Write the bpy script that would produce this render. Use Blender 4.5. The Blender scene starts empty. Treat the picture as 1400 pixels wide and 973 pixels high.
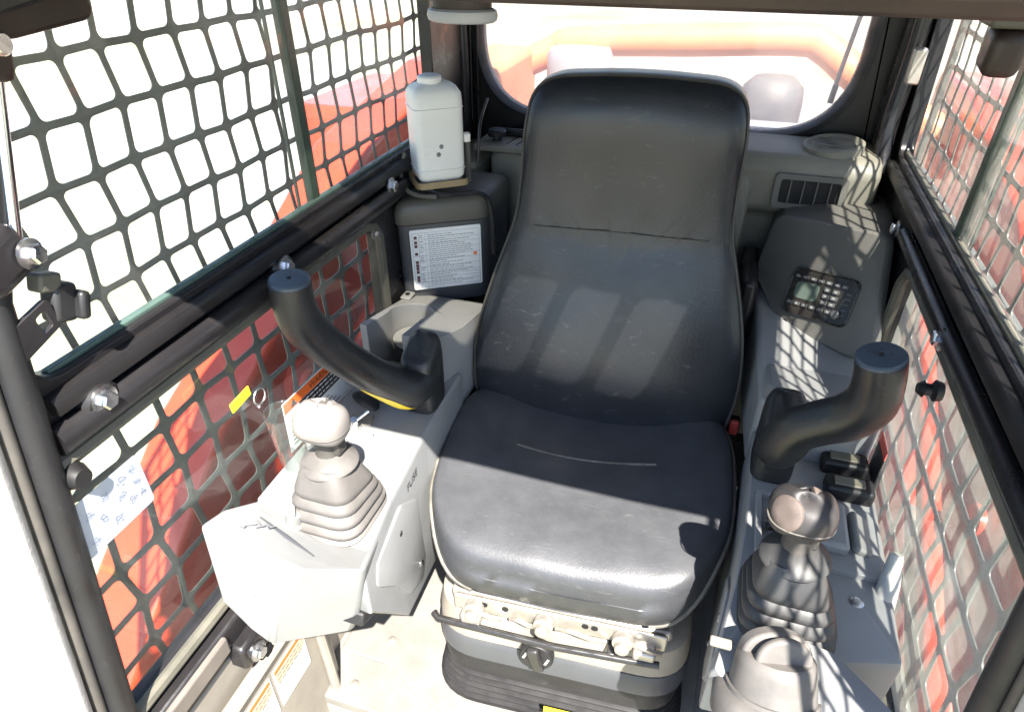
import bpy, bmesh, math, random
from mathutils import Vector, Matrix, noise
from mathutils.geometry import tessellate_polygon
R = math.radians
random.seed(7)
scene = bpy.context.scene
col = scene.collection

# ------------------------------------------------------------------ camera
cam_d = bpy.data.cameras.new("camera"); cam = bpy.data.objects.new("camera", cam_d); col.objects.link(cam)
cam_d.sensor_width = 36.0; cam_d.lens = 897.0 / 1400.0 * 36.0
cam_d.clip_start = 0.02; cam_d.clip_end = 2000
rgt = Vector((.95150, .30766, -.00117)); dwn = Vector((.17130, -.53292, -.82865)); fwd = Vector((-.25556, .78826, -.55977))
m = Matrix((rgt, -dwn, -fwd)).transposed().to_4x4(); m.translation = Vector((.138, 0, 1.40))
cam.matrix_world = m
scene.camera = cam
# ------------------------------------------------------------------ sky, sun, exposure
SUN = Vector((-.335, .60, -1.0)).normalized()          # direction the light travels
elev = math.asin(-SUN.z); azim = math.atan2(-SUN.x, -SUN.y)
w = bpy.data.worlds.new("World"); scene.world = w; w.use_nodes = True
nt = w.node_tree; bg = nt.nodes['Background']
sky = nt.nodes.new('ShaderNodeTexSky'); sky.sky_type = 'NISHITA'; sky.sun_disc = False
sky.sun_elevation = elev; sky.sun_rotation = azim; sky.air_density = 1.0; sky.dust_density = .6
nt.links.new(sky.outputs[0], bg.inputs[0]); bg.inputs[1].default_value = .10
sd = bpy.data.lights.new("sun", 'SUN'); sd.energy = 5.0; sd.angle = R(.53); sd.color = (1, .95, .87)
so = bpy.data.objects.new("sun", sd); col.objects.link(so)
so.rotation_euler = SUN.to_track_quat('-Z', 'Y').to_euler(); so.location = (3, -5, 8)
vs = scene.view_settings; vs.view_transform = 'Standard'; vs.look = 'None'; vs.gamma = 1; vs.exposure = 2.05
vs.use_curve_mapping = False

# ------------------------------------------------------------------ materials
def pmat(name, c, rough=.5, var=.12, vscale=9, dust=0.0, dcol=(.42, .37, .28), bump=0.0, bscale=60, metal=0.0, coat=0.0,
         spec=.5, crackle=0.0, rvar=.12, scratch=0.0, dlo=.25):
    mt = bpy.data.materials.new(name); mt.use_nodes = True
    t = mt.node_tree; N = t.nodes; L = t.links; b = N['Principled BSDF']
    tc = N.new('ShaderNodeTexCoord')
    n1 = N.new('ShaderNodeTexNoise'); n1.inputs['Scale'].default_value = vscale; n1.inputs['Detail'].default_value = 7; n1.inputs['Roughness'].default_value = .62
    L.new(tc.outputs['Object'], n1.inputs['Vector'])
    mx = N.new('ShaderNodeMix'); mx.data_type = 'RGBA'
    mx.inputs['A'].default_value = (*[max(0, x * (1 - var)) for x in c], 1); mx.inputs['B'].default_value = (*[min(1, x * (1 + var)) for x in c], 1)
    rp = N.new('ShaderNodeMapRange'); rp.inputs[1].default_value = .32; rp.inputs[2].default_value = .68
    L.new(n1.outputs['Fac'], rp.inputs[0]); L.new(rp.outputs[0], mx.inputs['Factor'])
    out = mx.outputs['Result']
    rr = N.new('ShaderNodeMapRange'); rr.inputs[1].default_value = .3; rr.inputs[2].default_value = .7
    rr.inputs[3].default_value = max(.02, rough - rvar); rr.inputs[4].default_value = min(1, rough + rvar)
    n2 = N.new('ShaderNodeTexNoise'); n2.inputs['Scale'].default_value = vscale * 2.3; n2.inputs['Detail'].default_value = 8
    L.new(tc.outputs['Object'], n2.inputs['Vector']); L.new(n2.outputs['Fac'], rr.inputs[0]); L.new(rr.outputs[0], b.inputs['Roughness'])
    if dust > 0:                                  # settled dust: patchy film with a shape of its own, thicker on ledges
        n3 = N.new('ShaderNodeTexNoise'); n3.inputs['Scale'].default_value = 14; n3.inputs['Detail'].default_value = 10; n3.inputs['Roughness'].default_value = .7
        L.new(tc.outputs['Object'], n3.inputs['Vector'])
        g = N.new('ShaderNodeNewGeometry'); sp = N.new('ShaderNodeSeparateXYZ'); L.new(g.outputs['Normal'], sp.inputs[0])
        up = N.new('ShaderNodeMapRange'); up.inputs[1].default_value = -.2; up.inputs[2].default_value = 1; up.inputs[3].default_value = .25; up.inputs[4].default_value = 1
        L.new(sp.outputs['Z'], up.inputs[0])
        dr = N.new('ShaderNodeMapRange'); dr.inputs[1].default_value = .35; dr.inputs[2].default_value = .72; dr.inputs[3].default_value = dust * dlo; dr.inputs[4].default_value = dust
        L.new(n3.outputs['Fac'], dr.inputs[0])
        mu = N.new('ShaderNodeMath'); mu.operation = 'MULTIPLY'; L.new(dr.outputs[0], mu.inputs[0]); L.new(up.outputs[0], mu.inputs[1])
        m2 = N.new('ShaderNodeMix'); m2.data_type = 'RGBA'; L.new(mu.outputs[0], m2.inputs['Factor']); L.new(out, m2.inputs['A'])
        m2.inputs['B'].default_value = (*dcol, 1); out = m2.outputs['Result']
    if scratch > 0:
        mp = N.new('ShaderNodeMapping'); mp.inputs['Scale'].default_value = (9, 60, 22); mp.inputs['Rotation'].default_value = (.3, .5, .9)
        L.new(tc.outputs['Object'], mp.inputs['Vector'])
        n4 = N.new('ShaderNodeTexNoise'); n4.inputs['Scale'].default_value = 3; n4.inputs['Detail'].default_value = 6; n4.inputs['Distortion'].default_value = 1.2
        L.new(mp.outputs[0], n4.inputs['Vector'])
        sr = N.new('ShaderNodeMapRange'); sr.inputs[1].default_value = .62; sr.inputs[2].default_value = .78; sr.inputs[3].default_value = 0; sr.inputs[4].default_value = scratch
        L.new(n4.outputs['Fac'], sr.inputs[0])
        m3 = N.new('ShaderNodeMix'); m3.data_type = 'RGBA'; L.new(sr.outputs[0], m3.inputs['Factor']); L.new(out, m3.inputs['A'])
        m3.inputs['B'].default_value = (.34, .33, .31, 1); out = m3.outputs['Result']
    L.new(out, b.inputs['Base Color'])
    b.inputs['Metallic'].default_value = metal; b.inputs['Coat Weight'].default_value = coat; b.inputs['Coat Roughness'].default_value = .12
    b.inputs['Specular IOR Level'].default_value = spec
    hgt = None
    if crackle > 0:
        vo = N.new('ShaderNodeTexVoronoi'); vo.feature = 'DISTANCE_TO_EDGE'; vo.inputs['Scale'].default_value = 120
        dn = N.new('ShaderNodeTexNoise'); dn.inputs['Scale'].default_value = 30; dn.inputs['Detail'].default_value = 4
        va = N.new('ShaderNodeVectorMath'); va.operation = 'MULTIPLY_ADD'; va.inputs[1].default_value = (.02, .02, .02)
        L.new(tc.outputs['Object'], dn.inputs['Vector']); L.new(dn.outputs['Color'], va.inputs[0]); L.new(tc.outputs['Object'], va.inputs[2])
        L.new(va.outputs[0], vo.inputs['Vector'])
        cr = N.new('ShaderNodeMapRange'); cr.inputs[1].default_value = 0; cr.inputs[2].default_value = .12
        L.new(vo.outputs['Distance'], cr.inputs[0])
        bm_ = N.new('ShaderNodeBump'); bm_.inputs['Strength'].default_value = crackle; bm_.inputs['Distance'].default_value = .0012
        L.new(cr.outputs[0], bm_.inputs['Height']); hgt = bm_
    if bump > 0:
        n5 = N.new('ShaderNodeTexNoise'); n5.inputs['Scale'].default_value = bscale; n5.inputs['Detail'].default_value = 5
        L.new(tc.outputs['Object'], n5.inputs['Vector'])
        b2 = N.new('ShaderNodeBump'); b2.inputs['Strength'].default_value = bump; b2.inputs['Distance'].default_value = .002
        L.new(n5.outputs['Fac'], b2.inputs['Height'])
        if hgt: L.new(hgt.outputs[0], b2.inputs['Normal'])
        hgt = b2
    if hgt: L.new(hgt.outputs[0], b.inputs['Normal'])
    return mt

def glass(name, tint, dirt=.05, refl=.9, lo=.35, hi=1.8, film=(.62, .6, .55)):  # dirt: strength of the film, both dust and painted glare haze
    mt = bpy.data.materials.new(name); mt.use_nodes = True
    t = mt.node_tree; N = t.nodes; L = t.links; N.remove(N['Principled BSDF']); o = N['Material Output']
    tr = N.new('ShaderNodeBsdfTransparent'); tr.inputs[0].default_value = (*tint, 1)
    gl = N.new('ShaderNodeBsdfGlossy'); gl.inputs['Roughness'].default_value = .03
    lw = N.new('ShaderNodeLayerWeight'); lw.inputs[0].default_value = .5
    pw = N.new('ShaderNodeMath'); pw.operation = 'POWER'; pw.inputs[1].default_value = 4.2; L.new(lw.outputs['Facing'], pw.inputs[0])
    ma = N.new('ShaderNodeMath'); ma.operation = 'MULTIPLY_ADD'; ma.inputs[1].default_value = refl; ma.inputs[2].default_value = .035; L.new(pw.outputs[0], ma.inputs[0])
    mx = N.new('ShaderNodeMixShader'); L.new(ma.outputs[0], mx.inputs[0]); L.new(tr.outputs[0], mx.inputs[1]); L.new(gl.outputs[0], mx.inputs[2])
    # film of dust and smears; also stands in for lens glare haze
    tc = N.new('ShaderNodeTexCoord'); n = N.new('ShaderNodeTexNoise'); n.inputs['Scale'].default_value = 9; n.inputs['Detail'].default_value = 9; n.inputs['Roughness'].default_value = .7
    n.inputs['Distortion'].default_value = .8
    L.new(tc.outputs['Object'], n.inputs['Vector'])
    mr = N.new('ShaderNodeMapRange'); mr.inputs[1].default_value = .38; mr.inputs[2].default_value = .75; mr.inputs[3].default_value = dirt * lo; mr.inputs[4].default_value = dirt * hi
    L.new(n.outputs['Fac'], mr.inputs[0])
    df = N.new('ShaderNodeBsdfDiffuse'); df.inputs[0].default_value = (*film, 1)
    tl = N.new('ShaderNodeBsdfTranslucent'); tl.inputs[0].default_value = (*film, 1)
    dm = N.new('ShaderNodeMixShader'); dm.inputs[0].default_value = .5; L.new(df.outputs[0], dm.inputs[1]); L.new(tl.outputs[0], dm.inputs[2])
    m2 = N.new('ShaderNodeMixShader'); L.new(mr.outputs[0], m2.inputs[0]); L.new(mx.outputs[0], m2.inputs[1]); L.new(dm.outputs[0], m2.inputs[2])
    L.new(m2.outputs[0], o.inputs['Surface'])
    return mt

M = {}
M['vinyl'] = pmat('black_vinyl', (.016, .018, .023), .40, .2, 5, dust=.30, dcol=(.25, .25, .26), crackle=.09, bump=.05, bscale=320, scratch=.13, spec=.5, rvar=.05, dlo=.6)  # dust film also lifts the cushion to its sunlit tone
M['vinyl_shaded'] = pmat('black_vinyl_shaded', (.010, .012, .017), .35, .2, 5, dust=.07, dcol=(.2, .2, .22), crackle=.08, bump=.05, bscale=320, scratch=.12, spec=.55, rvar=.05, dlo=.6)  # darker, bluer copy: shade on the backrest put into the colour
M['vinyl_side'] = pmat('black_vinyl_side', (.03, .03, .03), .5, .3, 6, dust=.16, crackle=.05, scratch=.12)
M['piping'] = pmat('worn_piping', (.10, .095, .085), .6, .5, 30, dust=.3)
M['console'] = pmat('light_grey_plastic', (.255, .26, .265), .45, .08, 6, dust=.14, dcol=(.5, .45, .37), bump=.08, bscale=700, scratch=.05)
M['console_dark'] = pmat('mid_grey_plastic', (.20, .205, .20), .5, .08, 6, dust=.18, dcol=(.42, .38, .28), bump=.08, bscale=700)
M['rear'] = pmat('olive_grey_plastic', (.185, .18, .15), .55, .12, 5, dust=.35, dcol=(.36, .31, .21), bump=.1, bscale=600)
M['lidm'] = pmat('dusty_slate_lid', (.075, .072, .065), .5, .12, 6, dust=.3, dcol=(.30, .26, .17))
M['pod'] = pmat('charcoal_grey_plastic', (.115, .112, .104), .5, .1, 6, dust=.10, dcol=(.36, .32, .24), bump=.1, bscale=600)
M['slate'] = pmat('slate_grey_plastic', (.055, .06, .07), .42, .1, 6, dust=.10, dcol=(.34, .29, .2))
M['rubber'] = pmat('black_rubber', (.012, .012, .014), .5, .3, 12, dust=.02, scratch=.05)
M['rubber_dusty'] = pmat('dusty_rubber', (.035, .034, .034), .55, .3, 12, dust=.34, dcol=(.5, .43, .35))
M['rubber_grey'] = pmat('sunlit_grey_rubber', (.10, .094, .09), .6, .2, 12, dust=.32, dcol=(.36, .32, .28))  # paler rubber: sunlight on left boot and dial put into the colour
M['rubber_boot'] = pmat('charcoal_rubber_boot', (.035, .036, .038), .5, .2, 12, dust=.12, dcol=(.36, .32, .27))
M['pad'] = pmat('handle_pad', (.017, .018, .02), .38, .3, 8, dust=.05, scratch=.10, bump=.12, bscale=120)
M['black'] = pmat('black_painted_steel', (.014, .013, .015), .33, .25, 8, dust=.03, dcol=(.35, .3, .24), bump=.12, bscale=150)
M['black_trim'] = pmat('black_trim', (.009, .008, .009), .42, .25, 8, dust=.025, dcol=(.3, .26, .2))
M['header'] = pmat('dusty_brown_black_header', (.022, .013, .011), .5, .35, 14, dust=.1, dcol=(.16, .1, .07))
M['seal'] = pmat('olive_window_seal', (.07, .068, .055), .6, .2, 20, dust=.3, dcol=(.36, .32, .24))
M['guard'] = pmat('guard_paint', (.075, .082, .076), .45, .2, 18, dust=.2, dcol=(.36, .33, .27))
M['divider'] = pmat('divider_frame', (.04, .062, .05), .35, .2, 12, dust=.08)
M['zinc'] = pmat('zinc_bolt', (.62, .62, .63), .28, .15, 40, metal=1)
M['chrome'] = pmat('chrome_rod', (.75, .77, .82), .12, .05, 20, metal=1, rvar=.04)
M['steel'] = pmat('dusty_steel', (.50, .47, .43), .42, .2, 25, dust=.35, dcol=(.5, .43, .34), metal=.7)
M['bar'] = pmat('black_bar', (.016, .016, .018), .28, .3, 25, dust=.05)
M['beige'] = pmat('dusty_beige_paint', (.26, .235, .20), .55, .18, 8, dust=.3, dcol=(.36, .31, .24))
M['sillm'] = pmat('dusty_sill', (.15, .13, .115), .6, .2, 12, dust=.25, dcol=(.28, .24, .19))
M['floor'] = pmat('dusty_floor_paint', (.19, .18, .165), .6, .22, 7, dust=.3, dcol=(.31, .28, .23), bump=.15, bscale=90)
M['white'] = pmat('white_poly', (.80, .79, .755), .42, .04, 8, dust=.07, dcol=(.45, .4, .3))
M['sticker'] = pmat('white_sticker', (.78, .79, .8), .4, .03, 8)
M['ink'] = pmat('grey_ink', (.16, .16, .17), .5, .2, 30)
M['ink_pale'] = pmat('pale_ink', (.22, .24, .30), .5, .2, 30)
M['maroon'] = pmat('maroon_print', (.10, .025, .03), .5, .2, 60)
M['orange'] = pmat('orange_print', (.85, .16, .03), .45, .05, 20)
M['yellow'] = pmat('yellow_print', (.85, .62, .03), .45, .05, 20)
M['inkblack'] = pmat('black_print', (.02, .02, .022), .45, .1, 20)
M['redbtn'] = pmat('red_button', (.72, .09, .07), .4, .05, 20)
M['red'] = pmat('loader_red_paint', (.62, .052, .018), .30, .12, 4, dust=.05, dcol=(.6, .3, .2), coat=.3)
M['washed_red'] = pmat('overexposed_red_paint', (.80, .27, .11), .5, .1, 5, dust=.25, dcol=(.75, .5, .36))  # red paint with its overexposed orange wash put into the colour
M['hood'] = pmat('hood_grey', (.34, .35, .38), .45, .12, 5, dust=.4, dcol=(.55, .5, .44))
M['darkmetal'] = pmat('dark_engine_metal', (.10, .10, .11), .5, .3, 8, dust=.3)
M['screen'] = pmat('lcd_screen', (.10, .13, .11), .2, .08, 20)
M['radio'] = pmat('radio_black', (.02, .018, .017), .3, .2, 20, dust=.04)
M['key'] = pmat('radio_keys', (.10, .10, .10), .3, .2, 40)
M['keymark'] = pmat('key_mark', (.38, .38, .36), .4, .1, 40)
M['void'] = pmat('vent_depth', (.008, .008, .009), .7, .1, 10)
M['hole'] = pmat('white_cap', (.85, .83, .8), .5, .02, 10)
M['tan'] = pmat('tan_strap', (.30, .22, .12), .6, .2, 20)
M['foam'] = pmat('grey_foam', (.50, .49, .45), .8, .12, 20, bump=.5, bscale=80)
M['glass'] = glass('clear_glass', (.96, .985, .97), .12, .9, .75, 1.4)  # film also greys the mesh bars behind, as lens glare would
M['glass_upright'] = glass('dusty_upper_right_glass', (.96, .97, .95), .20, .9, .8, 1.3, (.80, .76, .66))
M['glass_low'] = glass('lower_glass', (.92, .965, .94), .045, 1.6, .6, 1.8)
M['glass_rear'] = glass('glare_hazed_rear_glass', (.99, .98, .97), .26, .9, .9, 1.1, (.93, .87, .85))  # even pale film puts the lens-glare wash into the pane
M['glass_right'] = glass('dusty_right_glass', (.93, .97, .94), .40, 1.3, .7, 1.3, (.72, .75, .66))
M['plate_tan'] = pmat('tan_print', (.55, .40, .28), .5, .1, 30)
M['reflection_cup_clear'] = glass('clear_reflection_cup', (.95, .97, .96), .05, 1.2)
M['glass_roof'] = glass('tinted_roof_pane', (.62, .61, .58), .05)
M['cloud_label'] = pmat('pale_blue_film', (.44, .48, .57), .4, .06, 30)
M['cloud_label'].node_tree.nodes['Principled BSDF'].inputs['Alpha'].default_value = .85

def ground_mat():
    mt = bpy.data.materials.new('pale_gravel'); mt.use_nodes = True; t = mt.node_tree; N = t.nodes; L = t.links; b = N['Principled BSDF']
    tc = N.new('ShaderNodeTexCoord'); n1 = N.new('ShaderNodeTexNoise'); n1.inputs['Scale'].default_value = .22; n1.inputs['Detail'].default_value = 9; n1.inputs['Roughness'].default_value = .68
    n2 = N.new('ShaderNodeTexNoise'); n2.inputs['Scale'].default_value = 11; n2.inputs['Detail'].default_value = 8
    L.new(tc.outputs['Object'], n1.inputs['Vector']); L.new(tc.outputs['Object'], n2.inputs['Vector'])
    mx = N.new('ShaderNodeMix'); mx.data_type = 'RGBA'; mx.inputs['A'].default_value = (.30, .28, .25, 1); mx.inputs['B'].default_value = (.40, .385, .36, 1)
    L.new(n2.outputs['Fac'], mx.inputs['Factor'])
    mr = N.new('ShaderNodeMapRange'); mr.inputs[1].default_value = .44; mr.inputs[2].default_value = .60; L.new(n1.outputs['Fac'], mr.inputs[0])
    m2 = N.new('ShaderNodeMix'); m2.data_type = 'RGBA'; L.new(mr.outputs[0], m2.inputs['Factor']); L.new(mx.outputs['Result'], m2.inputs['A']); m2.inputs['B'].default_value = (.27, .28, .15, 1)
    L.new(m2.outputs['Result'], b.inputs['Base Color']); b.inputs['Roughness'].default_value = .9
    bp = N.new('ShaderNodeBump'); bp.inputs['Strength'].default_value = .5; bp.inputs['Distance'].default_value = .03; L.new(n2.outputs['Fac'], bp.inputs['Height']); L.new(bp.outputs[0], b.inputs['Normal'])
    return mt
M['ground'] = ground_mat()

# ------------------------------------------------------------------ mesh helpers
OFF = {}
def thing(name, label, cat, loc=(0, 0, 0), rotz=0.0, group=None, local=False):
    o = bpy.data.objects.new(name, None); col.objects.link(o); o.empty_display_size = .05
    o.location = loc; o.rotation_euler = (0, 0, rotz); o['label'] = label; o['category'] = cat
    if group: o['group'] = group
    OFF[o.as_pointer()] = Vector((0, 0, 0)) if local else Vector(loc)
    return o
def tag(o, label, cat, group=None, kind=None):
    if label: o['label'] = label
    if cat: o['category'] = cat
    if group: o['group'] = group
    if kind: o['kind'] = kind
    return o

def catmull(pts, n, closed=True):
    P = [Vector(p) for p in pts]; k = len(P); out = []
    segs = k if closed else k - 1
    for i in range(n):
        u = i / n * segs if closed else i / (n - 1) * segs
        j = min(int(u), segs - 1); f = u - j
        if closed: a, b, c, d = P[(j - 1) % k], P[j % k], P[(j + 1) % k], P[(j + 2) % k]
        else: a, b, c, d = P[max(j - 1, 0)], P[j], P[min(j + 1, k - 1)], P[min(j + 2, k - 1)]
        out.append(.5 * ((2 * b) + (c - a) * f + (2 * a - 5 * b + 4 * c - d) * f * f + (3 * b - a - 3 * c + d) * f ** 3))
    return out
def rpoly(pts, r, seg=4):
    """polygon with rounded corners; r a number or a list"""
    P = [Vector(p) for p in pts]; k = len(P); out = []
    for i in range(k):
        ri = r[i] if isinstance(r, (list, tuple)) else r
        a, b, c = P[i - 1], P[i], P[(i + 1) % k]
        u = (a - b); v = (c - b); lu = u.length; lv = v.length; u.normalize(); v.normalize()
        ang = math.acos(max(-1, min(1, u.dot(v)))); 
        if ri <= 1e-5 or ang > 3.10: out.append(b); continue
        d = min(ri / math.tan(ang / 2), lu * .49, lv * .49)
        p0 = b + u * d; p1 = b + v * d
        for s in range(seg + 1):
            f = s / seg
            out.append((1 - f) ** 2 * p0 + 2 * f * (1 - f) * b + f * f * p1)
    return out

class MB:
    def __init__(s): s.v = []; s.f = []
    def add(s, vs, fs):
        n = len(s.v); s.v += [Vector(v) for v in vs]; s.f += [tuple(i + n for i in f) for f in fs]; return s
    def box(s, c, d, rot=None):
        c = Vector(c); h = [x / 2 for x in d]
        vs = [Vector((x * h[0], y * h[1], z * h[2])) for x in (-1, 1) for y in (-1, 1) for z in (-1, 1)]
        if rot is not None: vs = [rot @ v for v in vs]
        return s.add([c + v for v in vs], [(0, 1, 3, 2), (4, 6, 7, 5), (0, 4, 5, 1), (2, 3, 7, 6), (0, 2, 6, 4), (1, 5, 7, 3)])
    def loft(s, rings, cap0=True, cap1=True, closed=True):
        k = len(rings[0]); vs = [v for r in rings for v in r]; fs = []
        for i in range(len(rings) - 1):
            for j in range(k if closed else k - 1):
                a = i * k + j; b = i * k + (j + 1) % k; fs.append((a, b, b + k, a + k))
        if cap0: fs.append(tuple(reversed(range(k))))
        if cap1: fs.append(tuple(range((len(rings) - 1) * k, len(rings) * k)))
        return s.add(vs, fs)
    def tube(s, path, r, n=14, cap=True, flat=None):
        P = [Vector(p) for p in path]; rings = []; up = None
        for i, p in enumerate(P):
            t = (P[min(i + 1, len(P) - 1)] - P[max(i - 1, 0)]).normalized()
            if up is None:
                up = Vector((0, 0, 1)) if abs(t.z) < .9 else Vector((0, 1, 0))
            up = (up - t * up.dot(t)).normalized(); sd_ = t.cross(up)
            ri = r[i] if isinstance(r, (list, tuple)) else r
            fu, fs_ = flat if flat else (1, 1)
            rings.append([p + up * math.cos(2 * math.pi * j / n) * ri * fu + sd_ * math.sin(2 * math.pi * j / n) * ri * fs_ for j in range(n)])
        return s.loft(rings, cap, cap)
    def lathe(s, prof, c, axis=(0, 0, 1), n=28, cap=True):
        """prof: list of (radius, height) along axis from c"""
        ax = Vector(axis).normalized(); q = ax.to_track_quat('Z', 'Y'); c = Vector(c)
        rings = [[c + q @ Vector((r * math.cos(2 * math.pi * j / n), r * math.sin(2 * math.pi * j / n), h)) for j in range(n)] for r, h in prof]
        return s.loft(rings, cap, cap)
    def prism(s, poly, vec):
        """poly: 3-D points, extruded by vec"""
        P = [Vector(p) for p in poly]; v = Vector(vec)
        return s.loft([P, [p + v for p in P]])
    def plate(s, outer, holes, fr, th):
        """flat plate with holes: outer/holes lists of (u,v); fr(u,v)->Vector; th thickness vector"""
        loops = [[Vector((p[0], p[1], 0)) for p in outer]] + [[Vector((p[0], p[1], 0)) for p in h] for h in holes]
        tri = tessellate_polygon(loops); flat = [p for l in loops for p in l]; n = len(flat); th = Vector(th)
        vs = [fr(p.x, p.y) for p in flat]; vs2 = [v + th for v in vs]
        fs = [tuple(t) for t in tri] + [tuple(i + n for i in reversed(t)) for t in tri]
        o = 0
        for l in loops:
            k = len(l)
            for j in range(k): fs.append((o + j, o + (j + 1) % k, o + (j + 1) % k + n, o + j + n))
            o += k
        return s.add(vs + vs2, fs)
    def build(s, name, mat, parent=None, bevel=0, seg=2, smooth=True, angle=40, sub=0, weld=False):
        me = bpy.data.meshes.new(name); off = Vector((0, 0, 0))
        if parent is not None: off = OFF[parent.as_pointer()]
        me.from_pydata([v - off for v in s.v], [], s.f)
        bm = bmesh.new(); bm.from_mesh(me)
        if weld: bmesh.ops.remove_doubles(bm, verts=bm.verts, dist=1e-5)
        bmesh.ops.recalc_face_normals(bm, faces=bm.faces); bm.to_mesh(me); bm.free()
        if smooth:
            me.polygons.foreach_set('use_smooth', [True] * len(me.polygons)); me.set_sharp_from_angle(angle=R(angle))
        o = bpy.data.objects.new(name, me); col.objects.link(o); me.materials.append(M[mat] if isinstance(mat, str) else mat)
        if parent is not None: o.parent = parent; OFF[o.as_pointer()] = off
        else: OFF[o.as_pointer()] = Vector((0, 0, 0))
        if bevel:
            b = o.modifiers.new('bevel', 'BEVEL'); b.width = bevel; b.segments = seg; b.limit_method = 'ANGLE'; b.angle_limit = R(35); b.harden_normals = False
        if sub:
            ss = o.modifiers.new('sub', 'SUBSURF'); ss.levels = sub; ss.render_levels = sub
        return o

def text(name, body, size, mtx, mat, parent, squash=1.0):
    cu = bpy.data.curves.new(name, 'FONT'); cu.body = body; cu.size = size; cu.align_x = 'CENTER'; cu.align_y = 'CENTER'
    tmp = bpy.data.objects.new(name, cu); col.objects.link(tmp)
    dg = bpy.context.evaluated_depsgraph_get(); dg.update()
    me = bpy.data.meshes.new_from_object(tmp.evaluated_get(dg))
    bpy.data.objects.remove(tmp)
    off = OFF[parent.as_pointer()] if parent else Vector((0, 0, 0))
    for v in me.vertices:
        p = v.co.copy(); p.x *= squash; v.co = (mtx @ p) - off
    me.materials.clear(); me.materials.append(M[mat]); o = bpy.data.objects.new(name, me); col.objects.link(o); o.parent = parent
    OFF[o.as_pointer()] = off
    return o

def frame_m(o, u, n):
    """matrix with origin o, x along u, z along n"""
    n = Vector(n).normalized(); u = Vector(u); u = (u - n * u.dot(n)).normalized(); v = n.cross(u)
    mm = Matrix((u, v, n)).transposed().to_4x4(); mm.translation = Vector(o); return mm

def bolt(parent, p, axis, r=.011, mat='zinc', name='bolt'):
    ax = Vector(axis).normalized(); b = MB()
    b.lathe([(r * 1.25, 0), (r * 1.25, .003), (r * 1.0, .0035)], p, ax, 18)
    q = Vector(p) + ax * .003
    b.lathe([(r * .82, 0), (r * .82, .007), (r * .66, .009)], q, ax, 6)
    return b.build(name, mat, parent, angle=25)

def lerp(a, b, f): return a + (b - a) * f
def sm(e0, e1, x):
    t = max(0, min(1, (x - e0) / (e1 - e0))); return t * t * (3 - 2 * t)

# ================================================================== GROUND
b = MB(); S = 400
b.add([(-S, -S, -.75), (S, -S, -.75), (S, S, -.75), (-S, S, -.75)], [(0, 1, 2, 3)])
g = b.build('ground', 'ground', smooth=False); g['kind'] = 'structure'

# ================================================================== CAB FLOOR, ROOF
b = MB(); b.box((0, 1.02, .165), (.90, .99, .03))
fl = b.build('floor', 'floor', bevel=.004); fl['kind'] = 'structure'
b = MB(); b.box((0, .531, .05), (.90, .012, .2)); b.build('step_riser', 'beige', fl, bevel=.003)
P = rpoly([(-.42, .612, 0), (-.31, .615, 0), (-.24, .575, 0), (-.10, .552, 0), (.26, .552, 0), (.26, 1.0, 0), (-.42, 1.0, 0)], [.01, .06, .08, .05, .01, .01, .01], 6)
b = MB(); b.loft([[Vector((p.x, p.y, z)) for p in P] for z in (.181, .1885)]); b.build('floor_cover', 'floor', fl, bevel=.003)
for x, y in ((-.36, .56), (-.20, .545), (-.33, .66)):
    b = MB(); b.lathe([(.010, 0), (.010, .002), (.007, .0025), (.007, .007), (.005, .008)], (x, y, .180 if y < .6 else .188), (0, 0, 1), 12); b.build('floor_bolt', 'steel', fl)
b = MB(); b.box((-.30, .5225, .10), (.022, .006, .07)); b.build('slot', 'void', fl)

slots = [(-.345 + i * .118, -.345 + i * .118 + .098) for i in range(6)]
holes = [rpoly([(x0, .49), (x1, .49), (x1, .665), (x0, .665)], .022, 4) for x0, x1 in slots]
b = MB(); b.plate([(-.52, .30), (.52, .30), (.52, 1.56), (-.52, 1.56)], holes, lambda u, v: Vector((u, v, 1.455)), (0, 0, .03))
rf = b.build('roof', 'black', smooth=False); rf['kind'] = 'structure'
b = MB(); b.box((0, .58, 1.489), (.74, .24, .004)); b.build('skylight_pane', 'glass_roof', rf)
b = MB(); b.loft([[Vector((x, .318 + dy, z)) for dy, z in ((0, 1.45), (0, 1.374), (.010, 1.3645), (.030, 1.3645), (.042, 1.374), (.042, 1.45))] for x in (-.52, -.2, .1, .3, .52)])
b.build('header', 'header', rf, bevel=.003)

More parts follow.
